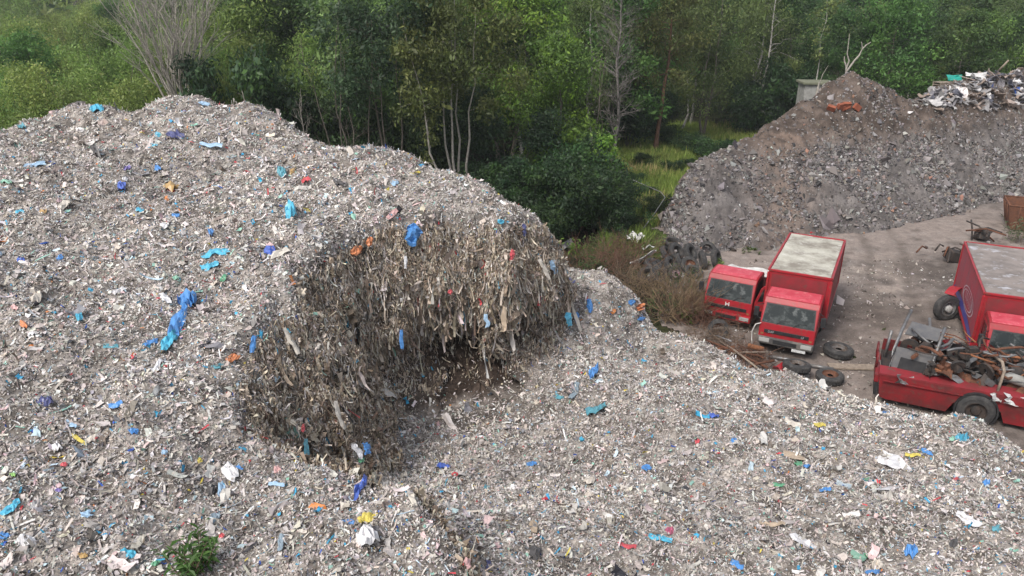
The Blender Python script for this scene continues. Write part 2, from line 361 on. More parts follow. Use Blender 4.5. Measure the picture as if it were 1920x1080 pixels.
# undercut: the foot of the torn face is hollowed back into the mound
gyd, gxd = np.gradient(np.where(HS > 0, HS, 0), .1)
gl = np.hypot(gxd, gyd) + 1e-6
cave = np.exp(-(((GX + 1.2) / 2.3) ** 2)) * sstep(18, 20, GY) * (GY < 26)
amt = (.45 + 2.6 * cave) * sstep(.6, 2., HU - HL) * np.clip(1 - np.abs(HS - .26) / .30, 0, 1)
PX = GX + gxd / gl * amt; PY = GY + gyd / gl * amt
lay = fbm(GX * .5, HZ * 2.6, GY * .5, 3, 63)
PX = PX + HF * (fbm(GX * 1.3, HZ * 1.3, GY * 1.3, 4, 61) * 1.05 + lay * .35)
PY = PY + HF * (fbm(GX * 1.3, HZ * 1.3, GY * 1.3 + 50, 4, 62) * 1.05 - lay * .45)
def heap_h(x, y):
    """height of the heap (or the ground) under a point"""
    i = np.clip((np.asarray(x) - HX[0]) / .1, 0, len(HX) - 2); j = np.clip((np.asarray(y) - HY[0]) / .1, 0, len(HY) - 2)
    i0 = i.astype(int); j0 = j.astype(int); fi = i - i0; fj = j - j0
    return (HZ[j0, i0] * (1 - fi) + HZ[j0, i0 + 1] * fi) * (1 - fj) + (HZ[j0 + 1, i0] * (1 - fi) + HZ[j0 + 1, i0 + 1] * fi) * fj
def ray_hit(px, py, hf=heap_h, y0=4., y1=44., n=800):
    Y = np.linspace(y0, y1, n); P0 = at(px, py, Y=1.0) - np.array([0, 0, CAMH]); X = P0[0] * Y; Z = CAMH + P0[2] * Y
    k = np.nonzero(Z < hf(X, Y))[0]
    if not len(k): return None
    k = k[0]; return np.array([X[k], Y[k], Z[k]])

HV = np.c_[PX.ravel(), PY.ravel(), HZ.ravel()]
nx = len(HX); ny = len(HY)
ii = (np.arange(ny - 1)[:, None] * nx + np.arange(nx - 1)[None]).ravel()
HFc = np.c_[ii, ii + 1, ii + nx + 1, ii + nx]
keep = HV[HFc][:, :, 2].max(1) > -.25
bear = np.abs(HV[HFc][:, 0, 0]) < HV[HFc][:, 0, 1] * .95 + 6
HFc = HFc[keep & bear]
fs = HF.ravel(); q = fbm(HV[:, 0] * 3, HV[:, 1] * 3, HV[:, 2] * 3, 4, 71); q2 = fbm(HV[:, 0] * .5, HV[:, 1] * .5, HV[:, 2] * .7, 3, 72)
c = mixc((.15, .131, .115), (.325, .292, .262), sstep(-.25, .25, q))
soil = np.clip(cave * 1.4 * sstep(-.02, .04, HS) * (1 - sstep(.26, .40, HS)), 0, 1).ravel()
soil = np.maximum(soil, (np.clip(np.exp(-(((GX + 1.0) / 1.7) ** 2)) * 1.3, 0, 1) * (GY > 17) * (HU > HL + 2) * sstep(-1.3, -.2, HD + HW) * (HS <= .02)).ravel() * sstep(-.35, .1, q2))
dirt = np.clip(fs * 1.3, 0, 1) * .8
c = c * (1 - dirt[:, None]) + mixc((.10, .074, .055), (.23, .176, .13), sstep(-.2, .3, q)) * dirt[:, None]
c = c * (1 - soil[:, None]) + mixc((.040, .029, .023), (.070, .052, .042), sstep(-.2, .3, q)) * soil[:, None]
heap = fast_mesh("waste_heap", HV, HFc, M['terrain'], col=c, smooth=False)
tag(heap, "huge grey heap of shredded plastic waste with a torn hollow face", "waste heap")

# shreds scattered over it ------------------------------------------------
T = HV[HFc]
fn = np.cross(T[:, 2] - T[:, 0], T[:, 3] - T[:, 1]); fa = np.linalg.norm(fn, axis=1) * .5; fn = fn / (2 * fa[:, None] + 1e-9)
fc = T.mean(1); vd = fc - np.array([0, 0, CAMH]); dist = np.linalg.norm(vd, axis=1); vd /= dist[:, None]
facing = -(vd * fn).sum(1); dep = vd[:, 1] * math.cos(PITCH) - vd[:, 2] * math.sin(PITCH)
inview = (np.abs(vd[:, 0] / dep) < .82)
fface = fs[HFc].mean(1); fcave = soil[HFc].mean(1)

PAL = np.array([(.545, .502, .468), (.425, .387, .358), (.50, .44, .385), (.66, .64, .62), (.19, .154, .128), (.03, .03, .035), (.42, .52, .58), (.05, .31, .50), (.03, .08, .33), (.26, .46, .38), (.50, .045, .06), (.60, .47, .08), (.55, .20, .06), (.56, .42, .41), (.22, .215, .225)])
PW = np.array([.30, .26, .14, .09, .07, .015, .024, .014, .005, .013, .005, .003, .003, .024, .05])
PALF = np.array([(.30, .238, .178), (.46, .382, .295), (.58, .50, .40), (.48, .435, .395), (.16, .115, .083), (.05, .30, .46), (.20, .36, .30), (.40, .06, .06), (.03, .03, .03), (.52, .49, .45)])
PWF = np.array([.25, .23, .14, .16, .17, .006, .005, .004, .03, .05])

def frames(n, up=None, tilt=.6):
    """random orthonormal frames: third axis near the given normals"""
    a = R.normal(size=(n, 3)) * tilt + up; a /= np.linalg.norm(a, axis=1)[:, None]
    b = np.cross(a, R.normal(size=(n, 3))); b /= np.linalg.norm(b, axis=1)[:, None] + 1e-9
    return b, np.cross(a, b), a

def patches(P, U_, V_, N_, lu, lv, nu, nv, curl, crump, cols, jit=.12):
    """bent and crumpled sheets: (nu+1)*(nv+1) points each"""
    n = len(P); gu, gv = np.meshgrid(np.linspace(-1, 1, nu + 1), np.linspace(-1, 1, nv + 1)); gu = gu.ravel(); gv = gv.ravel(); k = len(gu)
    ang = curl[:, None] * gu[None]; ca = np.where(np.abs(curl) < 1e-3, 1e-3, curl)[:, None]
    x = np.sin(ang) / ca * lu[:, None]; z = (1 - np.cos(ang)) / ca * lu[:, None]
    y = gv[None] * lv[:, None] * (1 + R.normal(size=(n, k)) * .25)
    x = x + R.normal(size=(n, k)) * (lv[:, None] * .15)
    z = z + R.normal(size=(n, k)) * (crump[:, None])
    v = P[:, None] + x[..., None] * U_[:, None] + y[..., None] * V_[:, None] + z[..., None] * N_[:, None]
    i = (np.arange(nv)[:, None] * (nu + 1) + np.arange(nu)[None]).ravel(); f0 = np.c_[i, i + 1, i + nu + 2, i + nu + 1]
    f = (np.arange(n)[:, None, None] * k + f0[None]).reshape(-1, 4)
    c_ = np.repeat(cols, k, 0) * (1 + R.normal(size=(n * k, 1)) * jit * .5)
    return v.reshape(-1, 3), f, np.clip(c_, .008, .8)

def pick(pal, w, n, jit=.18):
    c_ = pal[R.choice(len(pal), n, p=w / w.sum())]
    return np.clip(c_ * (1 + R.normal(size=(n, 1)) * jit) * (1 + R.normal(size=(n, 3)) * .03), .01, .78)

def merge(parts):
    vs, fs_, cs = [], [], []; o = 0
    for v_, f_, c_ in parts: vs.append(v_); fs_.append(f_ + o); cs.append(c_); o += len(v_)
    return np.concatenate(vs), np.concatenate(fs_), np.concatenate(cs)

def sample(wt, n):
    p = np.cumsum(wt); idx = np.searchsorted(p / p[-1], R.random(n)); u, v_ = R.random((2, n, 1)); q_ = T[idx]
    return (q_[:, 0] * (1 - u) + q_[:, 1] * u) * (1 - v_) + (q_[:, 3] * (1 - u) + q_[:, 2] * u) * v_, idx

okf = (facing > -.35) & inview & (dist < 48)
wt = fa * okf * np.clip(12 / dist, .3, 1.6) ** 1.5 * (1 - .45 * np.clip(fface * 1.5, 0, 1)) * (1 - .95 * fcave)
parts = []
for n, lu_m, lv_m, nu, nv, crl, tilt, kind in [(185000, .038, .0066, 2, 1, 1.8, .85, 0), (130000, .022, .012, 2, 1, 1.0, .8, 1), (15000, .038, .019, 2, 2, .8, .7, 2), (30000, .095, .0068, 4, 1, 2.6, .6, 3), (3800, .085, .030, 4, 2, 1.0, .45, 4)]:
    P_, idx = sample(wt, n); dd = dist[idx]; sc = np.sqrt(np.clip(dd, 9, 40) / 15) * np.exp(R.normal(size=n) * .38)
    sc = sc * (1 + .14 * sstep(1.5, -2.5, P_[:, 0] - .0) * (P_[:, 1] < 30)) * (.94 if kind < 3 else 1); up = fn[idx] * .8 + np.array([0, 0, .35]); U_, V_, N_ = frames(n, up, tilt)
    lu = lu_m * sc; lv = lv_m * sc
    cols = pick(PAL, PW, n) * (1 + .35 * fbm(P_[:, 0] * .45, P_[:, 1] * .45, 0, 3, 81))[:, None]
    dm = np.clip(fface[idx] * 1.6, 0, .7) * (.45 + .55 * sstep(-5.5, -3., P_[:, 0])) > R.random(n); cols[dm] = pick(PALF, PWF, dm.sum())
    parts.append(patches(P_ + N_ * (lv * .5 + .012)[:, None], U_, V_, N_, lu, lv, nu, nv, R.normal(size=n) * crl, lv * .28, cols))
v, f, c = merge(parts)
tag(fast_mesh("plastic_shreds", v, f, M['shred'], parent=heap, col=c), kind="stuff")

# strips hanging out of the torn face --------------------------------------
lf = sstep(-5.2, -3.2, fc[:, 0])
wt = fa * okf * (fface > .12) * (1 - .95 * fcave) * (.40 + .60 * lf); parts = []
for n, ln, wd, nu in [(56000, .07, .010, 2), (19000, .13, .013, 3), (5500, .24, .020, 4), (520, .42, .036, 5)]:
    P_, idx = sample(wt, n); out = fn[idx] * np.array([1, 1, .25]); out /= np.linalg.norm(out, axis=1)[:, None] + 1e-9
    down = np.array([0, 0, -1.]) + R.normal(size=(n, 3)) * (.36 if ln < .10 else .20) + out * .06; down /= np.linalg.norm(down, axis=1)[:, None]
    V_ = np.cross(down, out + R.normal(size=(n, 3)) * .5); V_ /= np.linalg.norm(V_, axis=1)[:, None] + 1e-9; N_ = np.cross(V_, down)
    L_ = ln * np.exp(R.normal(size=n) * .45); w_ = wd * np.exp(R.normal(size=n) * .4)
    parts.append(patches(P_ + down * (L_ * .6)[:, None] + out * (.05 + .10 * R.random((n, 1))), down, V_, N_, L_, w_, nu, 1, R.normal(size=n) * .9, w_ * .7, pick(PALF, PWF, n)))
n = 1500; P_, idx = sample(wt, n); out = fn[idx] * np.array([1, 1, .25]); out /= np.linalg.norm(out, axis=1)[:, None] + 1e-9      # rags and torn sheets among them
down = np.array([0, 0, -1.]) + R.normal(size=(n, 3)) * .35; down /= np.linalg.norm(down, axis=1)[:, None]; V_ = np.cross(down, out + R.normal(size=(n, 3)) * .4); V_ /= np.linalg.norm(V_, axis=1)[:, None] + 1e-9; L_ = .13 * np.exp(R.normal(size=n) * .5); w_ = .055 * np.exp(R.normal(size=n) * .5)
parts.append(patches(P_ + down * (L_ * .5)[:, None] + out * .09, down, V_, np.cross(V_, down), L_, w_, 4, 3, R.normal(size=n) * .8, w_ * .35, pick(PALF, PWF, n)))
v, f, c = merge(parts)
tag(fast_mesh("hanging_strips", v, f, M['shred'], parent=heap, col=c), kind="stuff")
# ------------------------------------------------------------------ rubble mound
Rc = W3([(1270, 470, 39.6), (1330, 472, 39.4), (1450, 462, 40.3), (1620, 437, 43.0), (1780, 410, 46.5), (1920, 377, 50.8), (2100, 350, 56), (1262, 440, 42.0),
         (1500, 330, 45.5), (1700, 300, 49.5), (1600, 250, 50), (1500, 230, 50.5), (1850, 300, 53.5), (1400, 380, 43.5), (1700, 230, 53), (1900, 230, 57), (2100, 220, 60), (2050, 300, 57)])
for px, py, Yd in [(1272, 352, 44.5), (1300, 318, 46.5), (1345, 290, 48), (1400, 258, 49.3), (1440, 232, 50.8), (1500, 192, 52.0), (1550, 160, 53.5), (1592, 139, 54.5), (1615, 150, 54.5), (1640, 154, 54.5), (1680, 170, 55), (1700, 182, 56), (1740, 176, 58), (1775, 162, 59), (1815, 148, 60), (1860, 142, 61), (1920, 138, 62), (2100, 140, 64)]:
    p = at(px, py, Y=Yd); Rc.append(p); d = np.array([p[0], p[1], 0]); d /= np.linalg.norm(d)
    Rc.append(p + d * 2.5 + np.array([0, 0, -1.3])); Rc.append(np.array([*(p + d * 7)[:2], min(.8, p[2] - 2)])); Rc.append(np.array([*(p + d * 12)[:2], -2.5]))
for px, py in [(1262, 440), (1330, 473), (1450, 463), (1620, 438), (1780, 410), (1920, 377), (2100, 350)]:
    p = at(px, py, z=0); d = p / np.linalg.norm(p[:2]); Rc.append(np.array([p[0] - d[0] * 3, p[1] - d[1] * 3, -2.2]))
Rc += [at(1238, 437, z=0) + np.array([0, 0, -1.1]), at(1246, 402, Y=43.2) * np.array([1, 1, 0]) + np.array([0, 0, -.9]), at(1238, 380, Y=45.5) * np.array([1, 1, 0]) + np.array([0, 0, -.9]), at(1225, 330, Y=48) * np.array([1, 1, 0]) + np.array([0, 0, -1.2]), np.array([6.5, 41, -1.]), np.array([5.5, 46, -2.]), np.array([8, 52, -2.])]
RS = TPS(Rc, .05)
RX = np.arange(5, 66, .16); RY = np.arange(36, 80, .16); QX, QY = np.meshgrid(RX, RY)
RZ = RS(QX, QY) + fbm(QX * .35, QY * .35, 0, 2, 91) * .45 + fbm(QX * 1.1, QY * 1.1, 0, 4, 92) * .42 + fbm((QX + QY * .5) * 1.5, QY * .22, 0, 3, 90) * .35
def rub_h(x, y):
    i = np.clip(((np.asarray(x) - RX[0]) / .16).astype(int), 0, len(RX) - 1); j = np.clip(((np.asarray(y) - RY[0]) / .16).astype(int), 0, len(RY) - 1)
    return RZ[j, i]
RV = np.c_[QX.ravel(), QY.ravel(), RZ.ravel()]; nx = len(RX)
ii = (np.arange(len(RY) - 1)[:, None] * nx + np.arange(nx - 1)[None]).ravel(); RF = np.c_[ii, ii + 1, ii + nx + 1, ii + nx]
RF = RF[RV[RF][:, :, 2].max(1) > -.2]
x, y, z = RV.T
q = fbm(x * .3, y * .3, z * .3, 3, 93); q2 = fbm(x * 1.7, y * 1.7, z * 1.7, 4, 94)
band = sstep(3.3, 5.6, z + q * 1.2)                                   # looser brown earth higher up, grey broken stone below
c = mixc((.100, .089, .084), (.160, .144, .136), sstep(-.3, .3, q2)); cb = mixc((.070, .054, .045), (.128, .100, .084), sstep(-.3, .3, q2))
c = c * (1 - band[:, None]) + cb * band[:, None]
pk = np.exp(-((x - 17.0 - (y - 44) * .25) / 2.0) ** 2) * sstep(-.2, .1, q2 + .2) * (z < 5.2); c = c * (1 - .6 * pk[:, None]) + np.array([.17, .122, .095]) * .6 * pk[:, None]
rub = fast_mesh("rubble_mound", RV, RF, M['dirt'], col=c, smooth=False)
tag(rub, "tall grey brown mound of broken rubble and earth at the back of the yard", "rubble mound")

OCT = np.array([(1, 0, 0), (-1, 0, 0), (0, 1, 0), (0, -1, 0), (0, 0, 1), (0, 0, -1)], float)
OCTF = np.array([(0, 2, 4), (2, 1, 4), (1, 3, 4), (3, 0, 4), (2, 0, 5), (1, 2, 5), (3, 1, 5), (0, 3, 5)])
def rocks(P_, size, cols, flat=.55):
    n = len(P_); A, B, C = frames(n, np.zeros((n, 3)), 1.0)
    s = size[:, None, None] * (OCT[None] * np.array([1, .75, flat])[None, None] * (1 + R.normal(size=(n, 6, 1)) * .28) + R.normal(size=(n, 6, 3)) * .22)
    v_ = P_[:, None] + s[..., :1] * A[:, None] + s[..., 1:2] * B[:, None] + s[..., 2:] * C[:, None]
    f_ = (np.arange(n)[:, None, None] * 6 + OCTF[None]).reshape(-1, 3)
    return v_.reshape(-1, 3), f_, np.repeat(cols, 6, 0)
T = RV[RF]; fn = np.cross(T[:, 2] - T[:, 0], T[:, 3] - T[:, 1]); fa = np.linalg.norm(fn, axis=1) * .5; fn = fn / (2 * fa[:, None] + 1e-9)
fc = T.mean(1); vd = fc - np.array([0, 0, CAMH]); dist = np.linalg.norm(vd, axis=1); vd /= dist[:, None]
ok = (-(vd * fn).sum(1) > -.3) & (vd[:, 0] / (vd[:, 1] * math.cos(PITCH) - vd[:, 2] * math.sin(PITCH)) < .8)
stony = sstep(-.05, .3, fbm(fc[:, 0] * .3, fc[:, 1] * .3, fc[:, 2] * .5, 3, 97)) * (1 - .9 * sstep(2.9, 5.0, fc[:, 2] + fbm(fc[:, 0] * .3, fc[:, 1] * .3, fc[:, 2] * .3, 3, 93) * 1.2)) + .12
low = 1 + 2.0 * (fc[:, 2] < 1.2)
PALR = np.array([(.165, .152, .148), (.24, .224, .217), (.10, .09, .087), (.29, .275, .265), (.20, .168, .146), (.05, .047, .05), (.24, .14, .10), (.44, .43, .42)]); PWR = np.array([.34, .20, .22, .06, .10, .06, .02, .012])
P_, idx = sample(fa * ok * (stony - .05) * low * (.5 + .65 * sstep(17, 23, fc[:, 0])), 56000)
v, f, c = rocks(P_ + fn[idx] * .02, .060 * np.exp(R.normal(size=56000) * .55), pick(PALR, PWR, 56000))
tag(fast_mesh("broken_stone", v, f, M['stone'], parent=rub, col=c), kind="stuff")
P_, idx = sample(fa * ok * (stony * low) ** 1.3, 220)
for k in range(220):
    v, f, c = rocks(np.zeros((1, 3)), np.array([.16 + .28 * R.random() ** 3]), pick(PALR[:5], PWR[:5], 1), .5)
    o = fast_mesh("stone", v, f, M['stone'], parent=rub, col=c); o.location = P_[k] + fn[idx[k]] * .08
# earthy orange patch of clay tiles near the summit
p = ray_hit(1583, 210, rub_h, 40, 70); 
mb = MB()
for k in range(7): mb.box((R.normal() * .35, R.normal() * .1, .1 + R.random() * .5), (.55, .22, .4), rot=(R.normal() * .4 + .5, R.normal() * .3, R.normal() * .5))
o = mb.build("clay_slab", mat('orange clay', (.28, .085, .045), .9, 0, (.18, .06, .035), 4), bevel=.02); o.location = p
tag(o, "orange brown broken clay slab below the rubble mound's summit", "slab")

# small chips strewn over the yard
n = 16000; P_ = np.c_[R.uniform(7, 40, n), R.uniform(21, 52, n), np.zeros(n)]
dn = fbm(P_[:, 0] * .5, P_[:, 1] * .5, 0, 3, 98) + .1 - .5 * (P_[:, 1] > 38); kp = dn > R.uniform(-.15, .35, n); P_ = P_[kp]; n = len(P_); P_[:, 2] = .02
v, f, c = rocks(P_, .045 * np.exp(R.normal(size=n) * .55), pick(np.array([(.36, .32, .29), (.22, .19, .17), (.55, .53, .51), (.09, .075, .065)]), np.array([.4, .3, .12, .18]), n), .35)
tag(fast_mesh("gravel", v, f, M['stone'], col=c), kind="stuff")["label"] = "pale stone chips strewn over the yard"

# ------------------------------------------------------------------ woods
def leafs(C, rc, n, size, tone, palette, rng, droop=.3, up=.5, flat=.75):
    """n leaf sprays round each clump centre"""
    m = len(C); k = m * n; ctr = np.repeat(C, n, 0); rr = np.repeat(rc, n)
    d = rng.normal(size=(k, 3)); d /= np.linalg.norm(d, axis=1)[:, None]; d *= (rng.random((k, 1)) ** .45); d[:, 2] *= flat
    P_ = ctr + d * rr[:, None]; P_[:, 2] -= droop * rr * rng.random(k) * 1.2
    N_ = d * .8 + rng.normal(size=(k, 3)) * .55 + np.array([0, 0, up]); N_ /= np.linalg.norm(N_, axis=1)[:, None]
    U_ = np.cross(N_, rng.normal(size=(k, 3))); U_[:, 2] -= droop * 1.2; U_ /= np.linalg.norm(U_, axis=1)[:, None] + 1e-9
    V_ = np.cross(N_, U_); s = size * np.exp(rng.normal(size=k) * .35)
    a = U_ * s[:, None]; b = V_ * (s * .48)[:, None]
    v_ = np.stack([P_ - a, P_ - b * .9 + a * .1, P_ + a, P_ + b * .9 + a * .1], 1).reshape(-1, 3)
    ct = palette[rng.integers(0, len(palette), m)] * (1 + rng.normal(size=(m, 1)) * tone)
    cc = np.repeat(ct, n, 0) * (1 + rng.normal(size=(k, 1)) * .18)
    return v_, np.arange(k * 4).reshape(-1, 4), np.repeat(np.clip(cc * np.array([1.38, 1.55, 1.25]), .012, .38), 4, 0)

def skeleton(rng, h, spread, fb=.3, limbs=14, stems=1, lean=(0, 0), r0=None, rise=.5, sub=3, wob=.04, fan=.25, prof=None, top=1.0):
    """tapered tubes of trunk, limbs, twigs and the places where leaf clumps sit"""
    mb = MB(); tips = []
    r0 = r0 or h * .013
    for s in range(stems):
        az = rng.random() * 6.28; l = Vector((lean[0], lean[1], 0))
        if stems > 1: az = 6.28 * s / stems + rng.normal() * .3; l = l + Vector((math.cos(az), math.sin(az), 0)) * fan * h * (.4 + .8 * rng.random())
        hh = h * (1 if stems == 1 else .8 + .25 * rng.random()) * top; K = 9; pts = []; w = Vector((0, 0, 0))
        for i in range(K):
            t = i / (K - 1); w = w + Vector((rng.normal(), rng.normal(), 0)) * h * wob * .35
            pts.append(Vector((0, 0, t * hh)) + l * (t ** .9) + w * (t > 0))
        rr = [max(.018, r0 * (1 - .93 * (i / (K - 1)) ** .85)) * (1 if stems == 1 else .6) for i in range(K)]; rr[0] *= 1.3
        mb.tube(pts, rr, 7, 0, False)
        nl = max(3, limbs // stems)
        for j in range(nl):
            t = fb + (1 - fb) * (j + rng.random()) / nl * .97; i = min(K - 2, int(t * (K - 1))); q_ = t * (K - 1) - i; p0 = pts[i].lerp(pts[i + 1], q_)
            a = rng.random() * 6.28 if stems == 1 else az + rng.normal() * .9
            pf = prof(t) if prof else (math.sin(math.pi * min(1, (t - fb) / (1 - fb) * .82 + .18)) ** .6)
            L_ = spread * pf * (.65 + .5 * rng.random()); d = Vector((math.cos(a), math.sin(a), rise + .35 * rng.normal())); d.normalize()
            r1 = max(.014, rr[i] * .42); lp = [p0]
            for m_ in range(1, 5): lp.append(p0 + d * L_ * m_ / 4 + Vector((rng.normal(), rng.normal(), rng.normal() * .6 + .25 * m_ / 4)) * L_ * .07 * m_ / 2)
            mb.tube(lp, [r1, r1 * .75, r1 * .5, r1 * .3, r1 * .14], 4, 0, False); tips += [lp[2], lp[3], lp[4]]
            for u in range(sub):
                b0 = lp[1 + int(rng.integers(0, 3))]; dd = (d + Vector((rng.normal(), rng.normal(), rng.normal() * .6 + .15)) * .75).normalized(); l2 = L_ * (.3 + .35 * rng.random())
                b1 = b0 + dd * l2 * .5 + Vector((rng.normal(), rng.normal(), rng.normal())) * l2 * .06; b2 = b0 + dd * l2
                mb.tube([b0, b1, b2], [r1 * .4, r1 * .25, max(.006, r1 * .1)], 3, 0, False); tips.append(b2)
        tips.append(pts[-1])
    return mb, np.array([tuple(t) for t in tips])

G_DARK = np.array([(.026, .048, .018), (.036, .062, .021), (.048, .075, .025)]); G_MID = np.array([(.065, .110, .030), (.085, .130, .036), (.052, .090, .028)])
G_BIRCH = np.array([(.088, .115, .045), (.108, .135, .052), (.072, .098, .038)]); G_BRIGHT = np.array([(.10, .175, .028), (.13, .21, .035), (.075, .14, .03)])
G_OLIVE = np.array([(.075, .085, .030), (.10, .10, .038), (.065, .07, .026)]); G_BLUE = np.array([(.027, .044, .024), (.038, .056, .030), (.021, .036, .020)])
G_PALE = np.array([(.145, .185, .055), (.170, .205, .065), (.115, .155, .045)])

def make_tree(name, seed, h, spread, pal, bark, nleaf, size, rc, label, cat, group=None, tone=.22, droop=.3, up=.5, clump_keep=1.0, crown=True, **kw):
    rng = np.random.default_rng(seed); mb, tips = skeleton(rng, h, spread, **kw)
    root = empty(name, (0, 0, 0), 0, label, cat, group)
    mb.build("trunk" if crown else "branches", M[bark], root, recalc=False)
    if crown:
        tips = tips[rng.random(len(tips)) < clump_keep]; n = max(4, nleaf // len(tips))
        v_, f_, c_ = leafs(tips, rc * (.6 + .8 * rng.random(len(tips))), n, size, tone, pal, rng, droop, up)
        keep = v_.reshape(-1, 4, 3)[:, :, 2].min(1) > .05
        fast_mesh("crown", v_, f_[keep], M['leaf'], root, c_)
    return root

def copy_tree(src, loc, rz, sc, label=None, group=None, hs=1.0):
    r = src.copy(); COL.objects.link(r); r.location = loc; r.rotation_euler = (0, 0, rz); r.scale = (sc, sc, sc * hs)
    if label: r["label"] = label
    if group: r["group"] = group
    elif "group" in r: del r["group"]
    for ch in src.children:
        c_ = ch.copy(); COL.objects.link(c_); c_.parent = r
    return r

def spot(px, Yd, z=0, ref=0.):
    """ground point at depth Yd of what stands at the column px, read at the height ref"""
    dep = Yd * math.cos(PITCH) + (CAMH - ref) * math.sin(PITCH)
    return ((px - 960) / FPX * dep, Yd, z)

WOOD = "trees of the dense wood behind the heaps"
kinds = {}
def proto(key, seeds, label, **kw):
    kinds[key] = [[make_tree(kw['name'], s, label=label, group=WOOD, **{k_: v_ for k_, v_ in kw.items() if k_ != 'name'}), False] for s in seeds]
proto('birch', (1, 2, 3), "slender grey green birch growing in the dense wood", name="birch_tree", h=15, spread=3.4, pal=G_BIRCH, bark='bark_birch', nleaf=15000, size=.098, rc=1.0, cat="tree", fb=.30, limbs=22, rise=.45, droop=.75, up=.25)
proto('alder', (4, 5, 6), "dense dark green broadleaf tree in the wood", name="broadleaf_tree", h=14, spread=3.9, pal=G_DARK, bark='bark', nleaf=16000, size=.125, rc=1.25, cat="tree", fb=.22, limbs=24, rise=.35)
proto('mid', (7, 8), "rounded mid green broadleaf tree in the wood", name="leafy_tree", h=13, spread=4.2, pal=G_MID, bark='bark', nleaf=16000, size=.122, rc=1.3, cat="tree", fb=.18, limbs=24, rise=.4)
proto('willow', (9, 10, 11), "soft pale green willow in the wood beyond the heap", name="willow_tree", h=11, spread=3.9, pal=G_PALE, bark='bark', nleaf=19000, size=.088, rc=1.2, cat="tree", fb=.08, limbs=26, stems=3, rise=.7, droop=.5, up=.25)
proto('bush', (12, 13, 14), "low leafy shrub under the trees of the wood", name="shrub", h=3.4, spread=1.9, pal=np.concatenate([G_BLUE, G_DARK * .85]), bark='bark', nleaf=11000, size=.075, rc=.62, cat="shrub", tone=.28, fb=.05, limbs=24, stems=5, rise=.8, r0=.05)

def place(key, loc, rz=None, sc=1.0, label=None, group=None, hs=1.0):
    lst = kinds[key]; it = lst[int(R.integers(0, len(lst)))]
    rz = R.random() * 6.28 if rz is None else rz
    if not it[1]:
        it[1] = True; r = it[0]; r.location = loc; r.rotation_euler = (0, 0, rz); r.scale = (sc, sc, sc * hs)
        if label:
            r["label"] = label
            if group: r["group"] = group
            elif "group" in r: del r["group"]
        return r
    return copy_tree(it[0], loc, rz, sc, label or it[0]["label"], group if label else WOOD, hs)
# the wood proper, row behind row
ROWW = ["at the wood's near edge", "one row inside the wood", "in the wood's third row", "midway in the wood", "deeper in the wood", "far back in the wood", "near the wood's far side", "on the farthest rise"]
ZONES = [(60, "far left of the bare tree"), (170, "over the heap's left shoulder"), (270, "just left of the bare tree"), (400, "behind the bare tree"), (500, "right of the bare tree"), (600, "left of the grey leafless tree"), (700, "behind the grey leafless tree"), (800, "between leafless and olive trees"), (910, "behind the leaning olive crowned tree"),
         (1000, "behind the yellow green crown"), (1090, "behind the big bright green tree"), (1190, "behind the dead birch"), (1280, "behind the reddish trunk"), (1370, "behind the twin trunked birch"), (1470, "behind the tall thin bare birch"), (1560, "behind the concrete hut"), (1660, "above the rubble mound's summit"), (1760, "above the dip in the rubble mound"), (1850, "above the rubbish on the rubble mound"), (9999, "above the rubbish, far right")]
KINDW = {'birch': "slender grey green birch", 'alder': "dark green broadleaf tree", 'mid': "rounded green leafy tree", 'willow': "soft pale green willow"}
cnt = 0
for row, (Yd, step) in enumerate([(62, 4.6), (68, 5.0), (75, 5.4), (83, 6.0), (92, 6.6), (103, 7.4), (116, 8.5), (131, 10)]):
    half = (Yd * .93 + 5) * .76 + 3; xx = -half + R.random() * step
    while xx < half:
        px = 960 + xx / (Yd * .93 + 4.9) * FPX; yy = Yd + R.normal() * 1.6; xj = xx + R.normal() * .8
        left = 1 - sstep(250, 620, np.array(px)); right = sstep(1150, 1350, np.array(px))
        clearing = 1150 < px < 1480 and yy < 79 + 3 * math.sin(px)
        if not clearing and not (Yd < 70 and px > 1420):
            u = R.random()
            if u < .72 * left: key = 'willow'
            elif right > .5: key = 'birch' if u < .5 else ('alder' if u < .85 else 'mid')
            else: key = 'alder' if u < .38 else ('birch' if u < .7 else 'mid')
            h0 = {'willow': 10.5, 'birch': 15, 'alder': 14, 'mid': 13}[key]
            tgt = 9.2 + (Yd - 60) * .035 + R.normal() * 1.1 if left > .5 else 14.5 + R.normal() * 1.5
            place(key, (xj, yy, float(hill(np.array(xj), np.array(yy)))), None, max(.6, tgt / h0), KINDW[key] + ' ' + ROWW[row] + ' ' + next(z_ for a_, z_ in ZONES if px < a_), WOOD); cnt += 1
        xx += step * (.75 + .5 * R.random())
# far wood on the rise beyond, one leafy mass
rng = np.random.default_rng(77); n = 620
yy = rng.uniform(140, 330, n); xx = rng.uniform(-1, 1, n) * (yy * .78 + 10); zz = hill(xx, yy) + 6 + rng.random(n) * 4
v, f, c = leafs(np.c_[xx, yy, zz], np.full(n, 4.6), 95, .85, .25, np.concatenate([G_PALE, G_MID]), rng, .2, .5, 1.2)
o = fast_mesh("far_wood", v, f, M['leaf'], col=c); tag(o, "hazy green wood on the rise far behind", kind="stuff")

# single trees that stand out at the wood's edge
def own(name, px, Yd, seed, label, cat="tree", rz=0, **kw):
    r = make_tree(name, seed, label=label, cat=cat, **kw); r.location = spot(px, Yd, 0, 5. if kw['h'] > 6 else 2.); r.rotation_euler[2] = rz; return r

